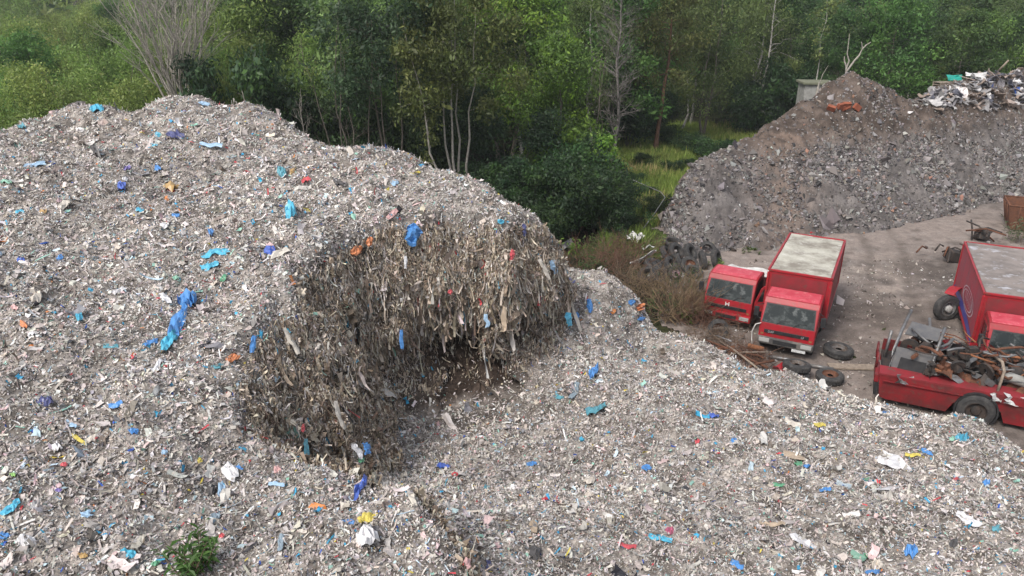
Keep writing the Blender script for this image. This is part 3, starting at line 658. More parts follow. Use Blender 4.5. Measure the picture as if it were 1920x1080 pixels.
# pale bare tree: a bole, then a fan of upright stems
rng = np.random.default_rng(21); mb = MB(); mb.tube([(0, 0, -.2), (.05, 0, 3), (0, .05, 6.3)], [.36, .31, .36], 9)
for k in range(19):
    a = k * 2.4 + rng.normal() * .3; sp = .05 + .48 * ((k + .5) / 19) ** .8; L_ = 9 + 3 * rng.random(); d = Vector((math.cos(a) * sp, math.sin(a) * sp, 1)).normalized(); p0 = Vector((math.cos(a) * .22, math.sin(a) * .22, 6.3)); pts = [p0]
    for i in range(1, 8): pts.append(p0 + d * L_ * i / 7 + Vector((rng.normal(), rng.normal(), 0)) * .12 * i ** .7 + Vector((0, 0, .02 * i * i)))
    r0 = .06 + .05 * rng.random(); mb.tube(pts, [r0 * (1 - .88 * i / 7) for i in range(8)], 5, 0, False)
    for j in range(13):
        i = 1 + int(rng.integers(0, 6)); b = pts[i].lerp(pts[i + 1], rng.random()); dd = (d + Vector((rng.normal(), rng.normal(), .2)) * .42).normalized(); l2 = 1.6 + 2 * rng.random()
        q_ = [b, b + dd * l2 * .5 + Vector((rng.normal(), rng.normal(), rng.normal())) * .08, b + dd * l2 + Vector((0, 0, .25))]; mb.tube(q_, [r0 * .38, r0 * .25, .012], 4, 0, False)
        for u in range(6):
            t_ = q_[1].lerp(q_[2], rng.random()); mb.tube([t_, t_ + (dd + Vector((rng.normal(), rng.normal(), .3)) * .5) * .9], [.014, .008], 3, 0, False)
r = empty("bare_tree", spot(333, 50, 0, 8.), .4, "pale leafless tree fanning many stems above the waste heap's left peak", "tree"); mb.build("branches", M['bark_pale'], r, recalc=False)

own("bare_tree", 648, 46, 31, "grey leafless tree with thin spreading stems behind the heap's falling ridge", h=13.5, spread=2.6, pal=G_OLIVE, bark='bark', nleaf=0, size=.1, rc=1, crown=False, fb=.25, limbs=34, stems=5, rise=1.0, sub=6, fan=.11, r0=.14)
own("bare_tree", 574, 44, 32, "thin pale leafless sapling just behind the heap's ridge", h=9.8, spread=1.2, pal=G_OLIVE, bark='bark_pale', nleaf=0, size=.1, rc=1, crown=False, fb=.4, limbs=14, stems=2, rise=1.1, sub=4, fan=.03, r0=.07)
own("bare_tree", 520, 43, 33, "leaning pale dead stem poking over the heap's ridge", h=8.6, spread=.8, pal=G_OLIVE, bark='bark_pale', nleaf=0, size=.1, rc=1, crown=False, fb=.6, limbs=6, rise=.8, sub=2, lean=(-1.6, 0), r0=.06)
own("leafy_tree", 742, 47, 34, "slender tree with forked grey trunk and high green crown behind the ridge", h=15, spread=3.6, pal=G_BLUE, bark='bark', nleaf=14000, size=.11, rc=1.15, fb=.52, limbs=20, stems=2, rise=.35, fan=.045, r0=.16)
own("leafy_tree", 722, 50, 35, "tree with curving grey trunk bowed to the left under a high crown", h=14, spread=3.0, pal=G_BIRCH, bark='bark', nleaf=7000, size=.14, rc=1.1, fb=.5, limbs=16, rise=.4, lean=(-1.9, 0), r0=.13, wob=.05)
own("olive_tree", 862, 46.5, 36, "leaning olive crowned tree with several pale trunks by the heap's ridge", h=15.5, spread=2.9, pal=G_OLIVE, bark='bark_pale', nleaf=18000, size=.10, rc=1.0, fb=.50, limbs=27, stems=4, rise=.5, fan=.05, r0=.19, droop=.6, up=.3)
own("olive_tree", 846, 45, 37, "pale slanting trunk with sparse tufts leaning left beside the olive tree", h=12.5, spread=1.3, pal=G_OLIVE, bark='bark_pale', nleaf=1500, size=.12, rc=.6, fb=.3, limbs=12, rise=.5, lean=(-2.8, 0), r0=.11)
own("leafy_tree", 958, 61, 38, "tree with a bright yellow green crown rising behind the dark bushes", h=15, spread=3.8, pal=G_BRIGHT, bark='bark', nleaf=16000, size=.125, rc=1.3, fb=.3, limbs=24, rise=.35)
own("leafy_tree", 1040, 52, 39, "big bright green bushy tree standing over the dark shrubs", h=11.3, spread=2.9, pal=np.concatenate([G_MID, G_BRIGHT * .75]), bark='bark', nleaf=22000, size=.105, rc=1.05, fb=.06, limbs=34, rise=.35, hs=1) if 0 else own("leafy_tree", 1042, 52, 39, "big bright green bushy tree standing over the dark shrubs", h=11.3, spread=2.9, pal=np.concatenate([G_MID * 1.1, G_BRIGHT * .85]), bark='bark', nleaf=22000, size=.105, rc=1.05, fb=.06, limbs=34, rise=.35)
own("leafy_tree", 960, 50, 40, "greyish green bushy tree between olive tree and bright green tree", h=8.0, spread=2.6, pal=G_BLUE, bark='bark', nleaf=15000, size=.095, rc=1.0, fb=.06, limbs=26, stems=3, rise=.45)
own("dead_birch", 1152, 60, 41, "dead grey birch with dark bare twigs beside the grassy clearing", h=18, spread=2.2, pal=G_OLIVE, bark='bark_grey', nleaf=0, size=.1, rc=1, crown=False, fb=.16, limbs=85, rise=.75, sub=8, r0=.17, wob=.03)
own("dead_tree", 1118, 58, 42, "thin grey leafless tree close beside the dead grey birch", h=14, spread=1.8, pal=G_OLIVE, bark='bark', nleaf=0, size=.1, rc=1, crown=False, fb=.2, limbs=44, stems=2, rise=.8, sub=6, r0=.11, fan=.05)
own("red_trunked_tree", 1236, 69, 43, "tree with a reddish brown bare trunk standing in the grassy clearing", h=17, spread=3.6, pal=G_OLIVE * .85, bark='bark_red', nleaf=17000, size=.11, rc=1.1, fb=.42, limbs=24, rise=.3, r0=.24, droop=.6)
own("birch_tree", 1326, 76, 44, "twin trunked birch at the back of the grassy clearing", h=17, spread=3.6, pal=G_BIRCH * .8, bark='bark', nleaf=18000, size=.115, rc=1.15, fb=.22, limbs=26, stems=2, rise=.35, fan=.05, r0=.24, droop=.8)
own("bare_birch", 1428, 79, 45, "tall thin bare white birch left of the concrete hut", h=18.5, spread=1.8, pal=G_OLIVE, bark='bark_birch', nleaf=0, size=.1, rc=1, crown=False, fb=.42, limbs=20, rise=1.0, sub=3, r0=.17, wob=.035)
own("bare_birch", 1523, 72, 46, "slim pale birch stem rising behind the concrete hut", h=13.5, spread=1.2, pal=G_OLIVE, bark='bark_birch', nleaf=600, size=.14, rc=.6, fb=.6, limbs=8, rise=.8, sub=2, r0=.12)
own("birch_tree", 1284, 80, 48, "slim birch with a white stem between the reddish trunk and twin trunks", h=17, spread=2.8, pal=G_BIRCH * .75, bark='bark_birch', nleaf=8000, size=.15, rc=1.1, fb=.35, limbs=20, rise=.4, r0=.13, droop=.7)
# pale dead snags above the rubble summit
def snag(px, Yd, segs, label):
    mb = MB()
    for pts, rr in segs: mb.tube([Vector(q_) for q_ in pts], rr, 6, 0, False)
    r = empty("dead_snag", spot(px, Yd, 0, 9.), 0, label, "dead tree"); r.scale = (.85, .85, .89); mb.build("branches", M['bark_pale'], r, recalc=False)
snag(1592, 63, [([(0, 0, 0), (.1, 0, 5), (0, 0, 8.6)], [.22, .18, .12]), ([(0, 0, 8.5), (-.12, 0, 9.3), (.05, 0, 9.9), (-.25, 0, 10.5), (-.3, .1, 12.3)], [.12, .10, .08, .055, .03]), ([(0, 0, 9.0), (.55, 0, 9.9), (.95, 0, 10.4), (1.15, 0, 11.0), (1.0, .1, 11.6)], [.10, .09, .08, .055, .03]),
                ([(1.1, 0, 10.9), (1.45, 0, 11.3), (1.9, .1, 11.55)], [.07, .06, .04]), ([(-.1, 0, 9.3), (-.42, 0, 9.9), (-.5, 0, 10.3)], [.09, .07, .05])], "pale dead forked snag rising behind the rubble mound's summit")
snag(1541, 64, [([(0, 0, 0), (0, 0, 6.0), (.08, 0, 7.2), (.1, 0, 7.9)], [.22, .19, .13, .06]), ([(.1, 0, 7.6), (.35, 0, 8.6), (.75, 0, 9.4)], [.04, .03, .015])], "short pale dead stump beside the concrete hut")

# shrubs: dark mass at the foot of the big tree, and by the clearing
SH = "shrubs massed between the waste heap and the clearing"
for px, Yd, sc, hs, lb in [(905, 47, 1.0, .95, "dark shrub nearest the heap's ridge under the olive tree"), (960, 45, 1.05, 1.0, "dark shrub left of centre in the thicket, below the greyish tree"), (1005, 43.5, 1.15, 1.05, "large dark shrub in front of the big bright tree"), (1060, 42.5, 1.2, 1.0, "broad dark shrub at the middle of the thicket"), (1075, 46, 1.25, 1.1, "tall dark shrub behind the middle of the thicket"),
                           (1112, 42.8, 1.1, .95, "dark shrub right of the thicket's middle, above the grey slab"), (1140, 44.5, 1.0, .9, "shrub at the thicket's right end below the dead birch"), (1160, 42.2, .75, .8, "small dark shrub at the thicket's lower right corner"), (1030, 41.0, .8, .85, "low shrub at the heap's torn corner"), (1100, 49, 1.05, 1.0, "mid green shrub at the dead birch's foot"),
                           (1300, 68, .9, .6, "low dark shrub in the grass under the twin trunked birch"), (1345, 63, .95, .65, "low dark shrub in the clearing left of the rubble mound"), (1262, 60, .5, .6, "small shrub in the grass in front of the reddish trunk"), (1235, 46.5, .55, .7, "small shrub against the left foot of the rubble mound"), (1225, 76, 1.4, 1.1, "shrub at the clearing's back behind the reddish trunk"), (1400, 78, 1.5, 1.0, "shrub at the clearing's back beside the tall bare birch"), (1470, 77, 1.7, 1.2, "shrub left of the concrete hut"), (1175, 70, 1.5, 1.1, "shrub right behind the dead birch"), (1195, 56, .42, .6, "small ragged shrub in the grass nearest the thicket"), (1215, 52, .38, .6, "tiny shrub on the verge beside the bent pipe"), (1290, 61, .45, .6, "tiny shrub in the grass below the reddish trunk"), (1205, 62, .5, .7, "ragged shrub in the grass between dead birch and reddish trunk"), (1370, 68, .6, .6, "low ragged shrub near the rubble mound's upper left slope"), (1250, 72, .8, .7, "shrub just behind the reddish trunk's foot"),
                           (800, 52, 1.6, 1.2, "shadowed shrub under the slender trees behind the ridge"), (690, 54, 1.6, 1.1, "shadowed shrub behind the grey leafless tree"), (600, 52, 1.5, 1.3, "shrub behind the ridge left of the grey leafless tree"), (470, 50, 1.8, 1.5, "shrub over the ridge right of the pale bare tree")]:
    place('bush', spot(px, Yd), None, sc, lb, SH, hs)
own("shrub", 1128, 50, 51, "bright yellow green sapling beside the dark thicket", "shrub", h=4.6, spread=1.2, pal=G_BRIGHT, bark='bark', nleaf=2200, size=.14, rc=.6, fb=.1, limbs=14, rise=.6, r0=.05)
LEFTW = "trees close behind the waste heap's left side"
for px, Yd, sc, hs, lb in [(-60, 44, .82, 1, "pale willow at the very left behind the heap's shoulder"), (35, 48, .85, 1, "pale willow behind the heap's left shoulder, leftmost but one"), (120, 46, .80, .95, "low pale willow over the heap's left shoulder"), (205, 50, .88, .95, "pale willow in the gap left of the pale bare tree"), (250, 55, .95, 1, "rounder willow behind the dip in the heap's ridge"), (420, 55, .95, 1.0, "pale willow right of the pale bare tree"), (478, 53, .85, 1.05, "yellowish willow above the heap's right shoulder"), (540, 56, .95, 1.05, "willow left of the grey leafless tree")]:
    place('willow', spot(px, Yd), None, sc, lb, LEFTW, hs)

# grass of the clearing and the verge
n = 42000; yy = R.uniform(40, 84, n); pxs = R.uniform(1130, 1500, n); dep = yy * .93 + 4.9; xx = (pxs - 960) / FPX * dep
kp = (pxs < 1270 + (yy - 46) * 12) & (rub_h(xx, yy) < .15) & (fbm(xx * .35, yy * .35, 0, 3, 101) > -.28 - .2 * (yy > 55)); xx, yy = xx[kp], yy[kp]; n = len(xx)
G = np.array([(.19, .26, .06), (.28, .31, .09), (.13, .20, .045), (.40, .34, .15)]); sel = np.clip(((fbm(xx * .2, yy * .2, 0, 3, 102) + .3) * 4 + R.normal(size=n) * .6), 0, 3).astype(int)
k3 = 3; P_ = np.repeat(np.c_[xx, yy, hill(xx, yy) - .02], k3, 0) + np.c_[R.normal(size=(n * k3, 2)) * .12, np.zeros(n * k3)]
hgt = (.35 + .35 * R.random(n * k3)) * np.exp(R.normal(size=n * k3) * .25); a = R.random(n * k3) * 6.28; wd = .045 + .03 * R.random(n * k3); tl = R.normal(size=(n * k3, 2)) * .18
v = np.stack([P_ + np.c_[np.cos(a) * wd, np.sin(a) * wd, 0 * a], P_ - np.c_[np.cos(a) * wd, np.sin(a) * wd, 0 * a], P_ + np.c_[tl, hgt]], 1).reshape(-1, 3)
c = np.repeat(np.repeat(G[sel], k3, 0) * (1 + R.normal(size=(n * k3, 1)) * .2), 3, 0)
tag(fast_mesh("grass", v, np.arange(n * k3 * 3).reshape(-1, 3), M['grass'], col=np.clip(c, .01, .5)), "long yellow green grass of the clearing beside the rubble mound", kind="stuff")

# concrete hut behind the rubble mound
r = empty("concrete_hut", spot(1530, 66, 0, 7.), -.12, "small grey flat roofed concrete hut half hidden behind the rubble mound", "hut")
MB().box((0, 0, 3.35), (2.3, 2.3, 6.7)).build("wall", M['concrete'], r, bevel=.03); MB().box((0, 0, 6.8), (2.7, 2.7, .2)).build("roof", M['felt'], r, bevel=.03)
MB().box((-.4, -1.17, 1.05), (.9, .05, 2.1)).build("door", M['rust'], r)
# ------------------------------------------------------------------ vehicles
RY90 = Matrix.Rotation(math.pi / 2, 4, 'Y')
def wheel(parent, x, y, z, r=.42, w=.24, name="wheel", out=1, rim='rim'):
    Mx = Matrix.Translation((x, y, z)) @ (RY90 if out > 0 else Matrix.Rotation(-math.pi / 2, 4, 'Y'))
    o = bpy.data.objects.new(name, None) if 0 else None
    t = MB().lathe([(r * .58, -w / 2), (r * .82, -w / 2 - .01), (r * .96, -w * .42), (r, -w * .30), (r, w * .30), (r * .96, w * .42), (r * .82, w / 2 + .01), (r * .58, w / 2)], 28, 0, Mx, closed=True).build(name, M['rubber'], parent, bevel=0)
    mb = MB().lathe([(r * .585, w * .46), (r * .55, w * .5), (r * .50, w * .2), (r * .30, w * .10), (r * .22, w * .34), (r * .10, w * .36)], 24, 0, Mx, cap=True)
    for k in range(8):
        a = k * math.pi / 4; mb.box((math.cos(a) * r * .36, math.sin(a) * r * .36, w * .13), (r * .06, r * .06, .03), 1, Mx)
    mb.build("rim", [M[rim], M['chassis']], t); return t

def quad_on(mb, p00, p10, p11, p01, th, m=0):
    """a thin plate over four corners, th thick, standing proud along its normal"""
    a, b, c_, d = [Vector(q_) for q_ in (p00, p10, p11, p01)]; n = (b - a).cross(d - a).normalized() * th
    mb.add([a, b, c_, d, a + n, b + n, c_ + n, d + n], [(0, 3, 2, 1), (4, 5, 6, 7), (0, 1, 5, 4), (1, 2, 6, 5), (2, 3, 7, 6), (3, 0, 4, 7)], m)

def cab(root, w=2.1, open_door=0, letters=True, badge=False, y0=-1.78):
    h = w / 2
    prof = [(y0 + .02, .48), (y0, .92), (y0 + .03, 1.32), (y0 + .36, 2.10), (y0 + .50, 2.26), (y0 + .74, 2.33), (-.30, 2.37), (-.16, 2.28), (-.12, 1.3), (-.12, .85), (-.6, .85), (-.72, 1.02), (-1.18, 1.02), (-1.3, .48)]
    body = MB().prism(prof, -h, h).build("cab", M['red'], root, bevel=.045)
    MB().prism([(y0 + .545, 2.285), (y0 + .78, 2.345), (-.36, 2.385), (-.36, 2.375), (y0 + .78, 2.335), (y0 + .545, 2.277)], -h + .09, h - .09).build("roof_panel", M['red_roof'], root, bevel=.004)
    # windscreen follows the raked front between (y0+.03,1.32) and (y0+.36,2.10)
    def fr(t, x): return (x, y0 + .03 + .33 * t, 1.32 + .78 * t)
    mb = MB(); quad_on(mb, fr(.02, -h + .06), fr(.02, h - .06), fr(.97, h - .13), fr(.97, -h + .13), .008); s = mb.build("windscreen_seal", M['black'], root)
    mb = MB(); quad_on(mb, fr(.06, -h + .10), fr(.06, h - .10), fr(.92, h - .17), fr(.92, -h + .17), .014); g = mb.build("windscreen", M['glass'], root)
    for sx in (-.42, .22): MB().tube([Vector(fr(.03, sx)) + Vector((0, -.035, 0)), Vector(fr(.22, sx + .2)) + Vector((0, -.035, 0)), Vector(fr(.25, sx + .48)) + Vector((0, -.03, 0))], .011, 4).build("wiper", M['black'], root)
    # front panel, grille, bumper
    gr = MB().box((0, y0 - .005, .99), (w * .80, .04, .15), 0, bev=.015)
    for k in range(3): gr.box((0, y0 - .028, .945 + .045 * k), (w * .78, .012, .012), 0)
    gr = gr.build("grille", M['black'], root)
    if letters:
        for txt, x in (("DAF", -.70), ("LF", .56)):
            cu = bpy.data.curves.new("lettering", 'FONT'); cu.body = txt; cu.size = .125; cu.extrude = .006; cu.align_x = 'LEFT'; cu.materials.append(M['grey_letter'])
            tmp = bpy.data.objects.new("tmp", cu); me = bpy.data.meshes.new_from_object(tmp); bpy.data.objects.remove(tmp)
            o = link(bpy.data.objects.new("lettering", me), gr); o.location = (x, y0 - .042, .945); o.rotation_euler = (math.pi / 2, 0, 0)
    if badge:
        mb = MB(); mb.box((-.07, y0 - .0, 1.13), (.035, .03, .2)); mb.box((.07, y0 - .0, 1.13), (.035, .03, .2)); mb.box((0, y0 - .0, 1.14), (.12, .03, .035)); mb.build("badge", M['white'], root)
    bm_ = MB().box((0, y0 + .06, .60), (w + .02, .26, .30), bev=.05).build("bumper", M['red'] if badge else M['bumper'], root)
    MB().box((0, y0 - .075, .60), (.9, .02, .16), bev=.01).build("air_intake", M['black'], bm_)
    for s_ in (-1, 1):
        MB().box((s_ * (h - .26), y0 - .072, .62), (.40, .03, .17), bev=.02).build("headlight", M['lampglass'], bm_)
        MB().box((s_ * (h - .14), y0 + .01, .86), (.12, .02, .09), bev=.01).build("indicator", M['rustpipe'], root)
    if not badge: MB().box((.55, y0 - .085, .40), (.52, .012, .11)).build("number_plate", M['plate'], bm_)
    for s_ in (-1, 1):
        x = s_ * (h + .006)
        D = MB(); P = [(y0 + .30, .95), (y0 + .30, 1.34), (y0 + .52, 1.98), (y0 + .62, 2.10), (-.34, 2.12), (-.34, .95)]
        G = [(y0 + .42, 1.40), (y0 + .60, 1.92), (y0 + .68, 2.02), (-.44, 2.03), (-.44, 1.40)]
        if open_door == s_:
            # a black plate stands in for the shade inside the cab, the door swings forward on its front hinge
            ap = MB().prism([(a, b) for a, b in P], min(x, x + s_ * .004), max(x, x + s_ * .004)).build("doorway_shade", M['black'], root)
            hing = Matrix.Translation((x, y0 + .30, 0)) @ Matrix.Rotation(-s_ * math.radians(62), 4, 'Z') @ Matrix.Translation((-x, -(y0 + .30), 0))
            d = MB().prism(P, min(x, x + s_ * .05), max(x, x + s_ * .05), 0, hing).build("door", M['red'], root, bevel=.012)
            for e in (-.006, .052): MB().prism(G, min(x + s_ * e, x + s_ * (e + .006)), max(x + s_ * e, x + s_ * (e + .006)), 0, hing).build("window", M['glass'], d)
            MB().box((x - s_ * .02, -1.0, 1.15), (.03, .7, .25), 0, hing).build("door_trim", M['greysheet'], d)
        else:
            d = MB().prism(P, min(x - s_ * .01, x + s_ * .012), max(x - s_ * .01, x + s_ * .012)).build("door", M['red'], root, bevel=.006)
            MB().prism(G, min(x + s_ * .004, x + s_ * .02), max(x + s_ * .004, x + s_ * .02)).build("window", M['glass'], d)
            MB().box((x + s_ * .03, -.46, 1.22), (.03, .16, .04), bev=.008).build("handle", M['black'], d)
        mr = MB().box((s_ * (h + .20), y0 + .12, 1.72), (.20, .09, .40), bev=.03).tube([(s_ * (h - .02), y0 + .34, 2.0), (s_ * (h + .19), y0 + .14, 1.98)], .015, 5).tube([(s_ * (h - .02), y0 + .26, 1.42), (s_ * (h + .19), y0 + .14, 1.46)], .015, 5)
        if not (badge and s_ > 0): mr.build("mirror", M['black'], root)
        MB().prism([(-1.28, .86), (-1.16, 1.0), (-.74, 1.0), (-.62, .84), (-.70, .82), (-.80, .93), (-1.12, .93), (-1.2, .82)], min(s_ * (h + .03), s_ * (h - .3)), max(s_ * (h + .03), s_ * (h - .3))).build("wheel_arch", M['black'], root)
        wheel(root, s_ * (h - .14), -.95, .43, .43, .25, out=s_)
    return body

def box_body(root, L, zt, zb, w=2.45, logo=False, roof='boxroof'):
    h = w / 2; e = .05
    b = MB().box((0, L / 2, (zt + zb) / 2), (w - .03, L - .03, zt - zb - .02)).build("cargo_box", M['red'], root)
    rf = MB(); n = 9; v = []
    for i in range(n + 1):
        for j in range(5):
            xx = -h + .07 + (w - .14) * j / 4; v.append((xx, .07 + (L - .14) * i / n, zt + .012 + .018 * math.cos(i * 2.1) * math.cos(j)))
    rf.add(v, [(i * 5 + j, i * 5 + j + 1, i * 5 + j + 6, i * 5 + j + 5) for i in range(n) for j in range(4)]); rf.box((0, L / 2, zt - .015), (w - .14, L - .14, .03)).build("roof", M[roof], b)
    tr = [((-h, L / 2, zt), (e * 1.6, L + .02, .09)), ((h, L / 2, zt), (e * 1.6, L + .02, .09)), ((0, 0, zt), (w - .08, e * 1.6, .09)), ((0, L, zt), (w - .08, e * 1.6, .09)), ((-h, 0, (zt + zb) / 2 - .05), (.09, .09, zt - zb - .1)), ((h, 0, (zt + zb) / 2 - .05), (.09, .09, zt - zb - .1)), ((-h, L, (zt + zb) / 2 - .05), (.09, .09, zt - zb - .1)), ((h, L, (zt + zb) / 2 - .05), (.09, .09, zt - zb - .1)), ((-h, L / 2, zb), (.07, L - .1, .12)), ((h, L / 2, zb), (.07, L - .1, .12))]
    for c_, s_ in tr: MB().box(c_, s_, bev=.018).build("corner_rail", M['red'], b)
    MB().box((0, -.018, (zt + zb) / 2 + .1), (w - .30, .012, zt - zb - .5)).build("front_panel", M['red_panel'], b)  # darker red stands in for the shade on the front wall
    for s_ in (-1, 1):
        npan = 5; pl = (L - .12) / npan
        for k in range(npan): MB().box((s_ * (h - .004), .06 + pl * (k + .5), (zt + zb) / 2), (.016, pl - .014, zt - zb - .2)).build("side_panel", M['red_panel'] if not logo else M['red_faded'], b)
        if not logo or s_ > 0: continue
        x = -h - .018
        # blue sweeping stripe low on the side and a pale looping emblem
        q_ = []; m_ = 14
        for i in range(m_ + 1):
            t = i / m_; yy = .15 + t * (L * .98 - .2); zz = zb + .08 + .10 * math.sin(t * 3.0); q_.append((x, yy, zz)); q_.append((x, yy, zz + .22 + .40 * (1 - t) * t * 1.6))
        MB().add(q_, [(2 * i, 2 * i + 2, 2 * i + 3, 2 * i + 1) for i in range(m_)]).build("stripe", M['blue'], b)
        mb = MB()
        for (cy, cz, ry, rz_, th) in ((2.7, zb + 1.0, 1.6, .46, .035), (2.8, zb + .97, 1.3, .33, .03)):
            k_ = 40; pp = []
            for i in range(k_):
                a = 6.283 * i / k_; sk = .22 * math.sin(a)
                for q2 in (1, 1 - th / rz_): pp.append((x - .004, cy + ry * q2 * math.cos(a) + sk, cz + rz_ * q2 * math.sin(a) - .10 * math.cos(a)))
            mb.add(pp, [(2 * i, 2 * ((i + 1) % k_), 2 * ((i + 1) % k_) + 1, 2 * i + 1) for i in range(k_)])
        for i in range(6): mb.add([(x - .004, 1.7 + .33 * i, zb + .85), (x - .004, 1.76 + .33 * i, zb + .85), (x - .004, 1.86 + .33 * i, zb + 1.2), (x - .004, 1.80 + .33 * i, zb + 1.2)], [(0, 1, 2, 3)])
        mb.build("emblem", M['palepaint'], b)
    mb = MB()
    for s_ in (-.38, .38): mb.box((s_, L / 2 - .7, zb - .17), (.09, L + 1.2, .22))
    for k in range(5): mb.box((0, .3 + k * (L - .6) / 4, zb - .05), (w - .15, .07, .09))
    mb.build("chassis", M['chassis'], root)
    for s_ in (-1, 1):
        for yw in (L * .66,):
            wheel(root, s_ * .92, yw, .43, .43, .42, out=s_)
        MB().box((s_ * 1.08, L * .30, zb - .28), (.05, 1.5, .10)).build("side_guard", M['steel'], root)
    MB().lathe([(.24, 0), (.26, .02), (.26, .78), (.24, .8)], 16, 0, Matrix.Translation((.9, .55, zb - .30)) @ Matrix.Rotation(-math.pi / 2, 4, 'X'), cap=True).build("fuel_tank", M['steel'], root)
    MB().box((0, L + .03, .58), (w - .2, .08, .12)).build("rear_bumper", M['chassis'], root)
    return b

r = empty("box_lorry", (11.77, 27.76, 0), math.radians(-28.0), "red box lorry with stained pale roof standing between cab and bare yard", "lorry", ry=math.radians(.3))
cab(r, 2.12); box_body(r, 5.75, 2.97, .82)
MB().tube([(-1.0, -1.80, 1.30), (-1.20, -1.86, 1.22), (-1.29, -1.9, .9), (-1.26, -1.92, .55), (-1.20, -1.95, .3)], .022, 6).build("hose", M['white_pipe'], r)
r = empty("box_lorry", (19.22, 25.23, 0), math.radians(-24.85), "red box lorry with blue stripe and pale emblem behind the wreck", "lorry")
cab(r, 2.12, letters=False); box_body(r, 7.0, 2.95, .62, logo=True, roof='boxroof2')
MB().box((-1.22, 6.7, 2.3), (.012, .35, .45)).build("sticker", M['white'], r)
r = empty("cab_lorry", (10.35, 30.55, -.04), math.radians(-33), "red lorry cab with its door hanging open beside the pile of tyres", "lorry", ry=math.radians(-.5))
cab(r, 2.1, open_door=1, letters=False, badge=True)
mb = MB()
for s_ in (-.38, .38): mb.box((s_, 1.6, .72), (.09, 4.4, .22))
mb.box((0, 1.9, .86), (2.2, .1, .1)); mb.box((0, .9, .86), (2.2, .1, .1)); mb.box((0, 3.0, .86), (2.2, .1, .1)); mb.build("chassis", M['chassis'], r)
for s_ in (-1, 1): wheel(r, s_ * .85, 2.3, .43, .43, .4, out=s_)
v = []; 
for i in range(7):
    for j in range(4): v.append((-.9 + .36 * i, .05 + .5 * j, 1.98 + .07 * math.sin(i * 1.3 + j) - .05 * j))
MB().add(v, [(i * 4 + j, i * 4 + j + 1, i * 4 + j + 5, i * 4 + j + 4) for i in range(6) for j in range(3)]).box((0, .35, 1.4), (2.0, .7, 1.0)).build("rear_locker", M['white'], r)

# burnt out wreck at the heap's right edge ------------------------------------
wr = empty("wrecked_lorry", (12.9, 22.55, 0), math.radians(-25.5), "burnt out red lorry wreck heaped with twisted machinery beside the heap", "wreck")
L_ = 7.4
sd_ = MB().add([(0, .03, 1.22), (L_, -.05, 1.25), (L_, -.08, .25), (3.9, -.04, .25), (3.75, -.04, .62), (3.45, -.04, .86), (3.05, -.04, .92), (2.65, -.04, .86), (2.36, -.04, .62), (2.2, -.04, .25), (.35, 0, .25), (.12, 0, .32)] , [tuple(range(12))])
sd_.add([(0, .10, 1.22), (L_, .05, 1.25), (L_, .02, .25), (3.9, .06, .25), (3.75, .06, .62), (3.45, .06, .86), (3.05, .06, .92), (2.65, .06, .86), (2.36, .06, .62), (2.2, .06, .25), (.35, .1, .25), (.12, .1, .32)], [tuple(range(12))[::-1]])
sd_.f += [(i, (i + 1) % 12, (i + 1) % 12 + 12, i + 12) for i in range(12)]; sd_.mi += [0] * 12; sd_.sm += [False] * 12
body = sd_.build("side_panel", M['red_dirty'], wr)
MB().box((L_ / 2, -.07, .98), (L_ - .3, .035, .05), bev=.01).build("rubbing_strip", M['red_dirty'], body)
MB().box((-.05, .55, 1.0), (.16, 1.1, .34), bev=.05).build("corner_bumper", M['red_dirty'], wr); MB().box((-.02, .5, .6), (.10, .95, .5)).build("end_cavity_shade", M['black'], wr)  # the solid black box stands in for the shade of a hollow end
MB().add([(0, 0, 1.22), (L_, 0, 1.25), (L_, .5, 1.38), (0, .5, 1.30), (0, 0, 1.16), (L_, 0, 1.19), (L_, .5, 1.32), (0, .5, 1.24)], [(0, 1, 2, 3), (4, 7, 6, 5), (0, 4, 5, 1), (1, 5, 6, 2), (2, 6, 7, 3), (3, 7, 4, 0)]).build("sill", M['red_panel'], wr)
MB().box((L_ / 2, 1.55, .95), (L_ - .2, 2.1, .12)).build("deck", M['chassis'], wr)
MB().box((L_ / 2, 2.62, 1.0), (L_ - .2, .06, .9)).build("side_panel", M['red_dirty'], wr)
wheel(wr, 3.05, .08, .48, .58, .34, out=-1) if 0 else None
mw = Matrix.Translation((3.05, -.02, .52)) @ Matrix.Rotation(math.pi / 2, 4, 'X')
t = MB().lathe([(.34, -.15), (.47, -.16), (.55, -.13), (.58, -.09), (.58, .09), (.55, .13), (.47, .16), (.34, .15)], 32, 0, mw, closed=True).build("wheel", M['rubber'], wr)
MB().lathe([(.345, .14), (.32, .15), (.29, .05), (.17, .02), (.13, .12), (.06, .13)], 24, 0, mw, cap=True).build("rim", M['chassis'], t)
MB().lathe([(.6, -.25), (.66, -.25), (.66, .10), (.6, .10)], 24, 0, mw, closed=True).build("wheel_arch", M['black'], wr)
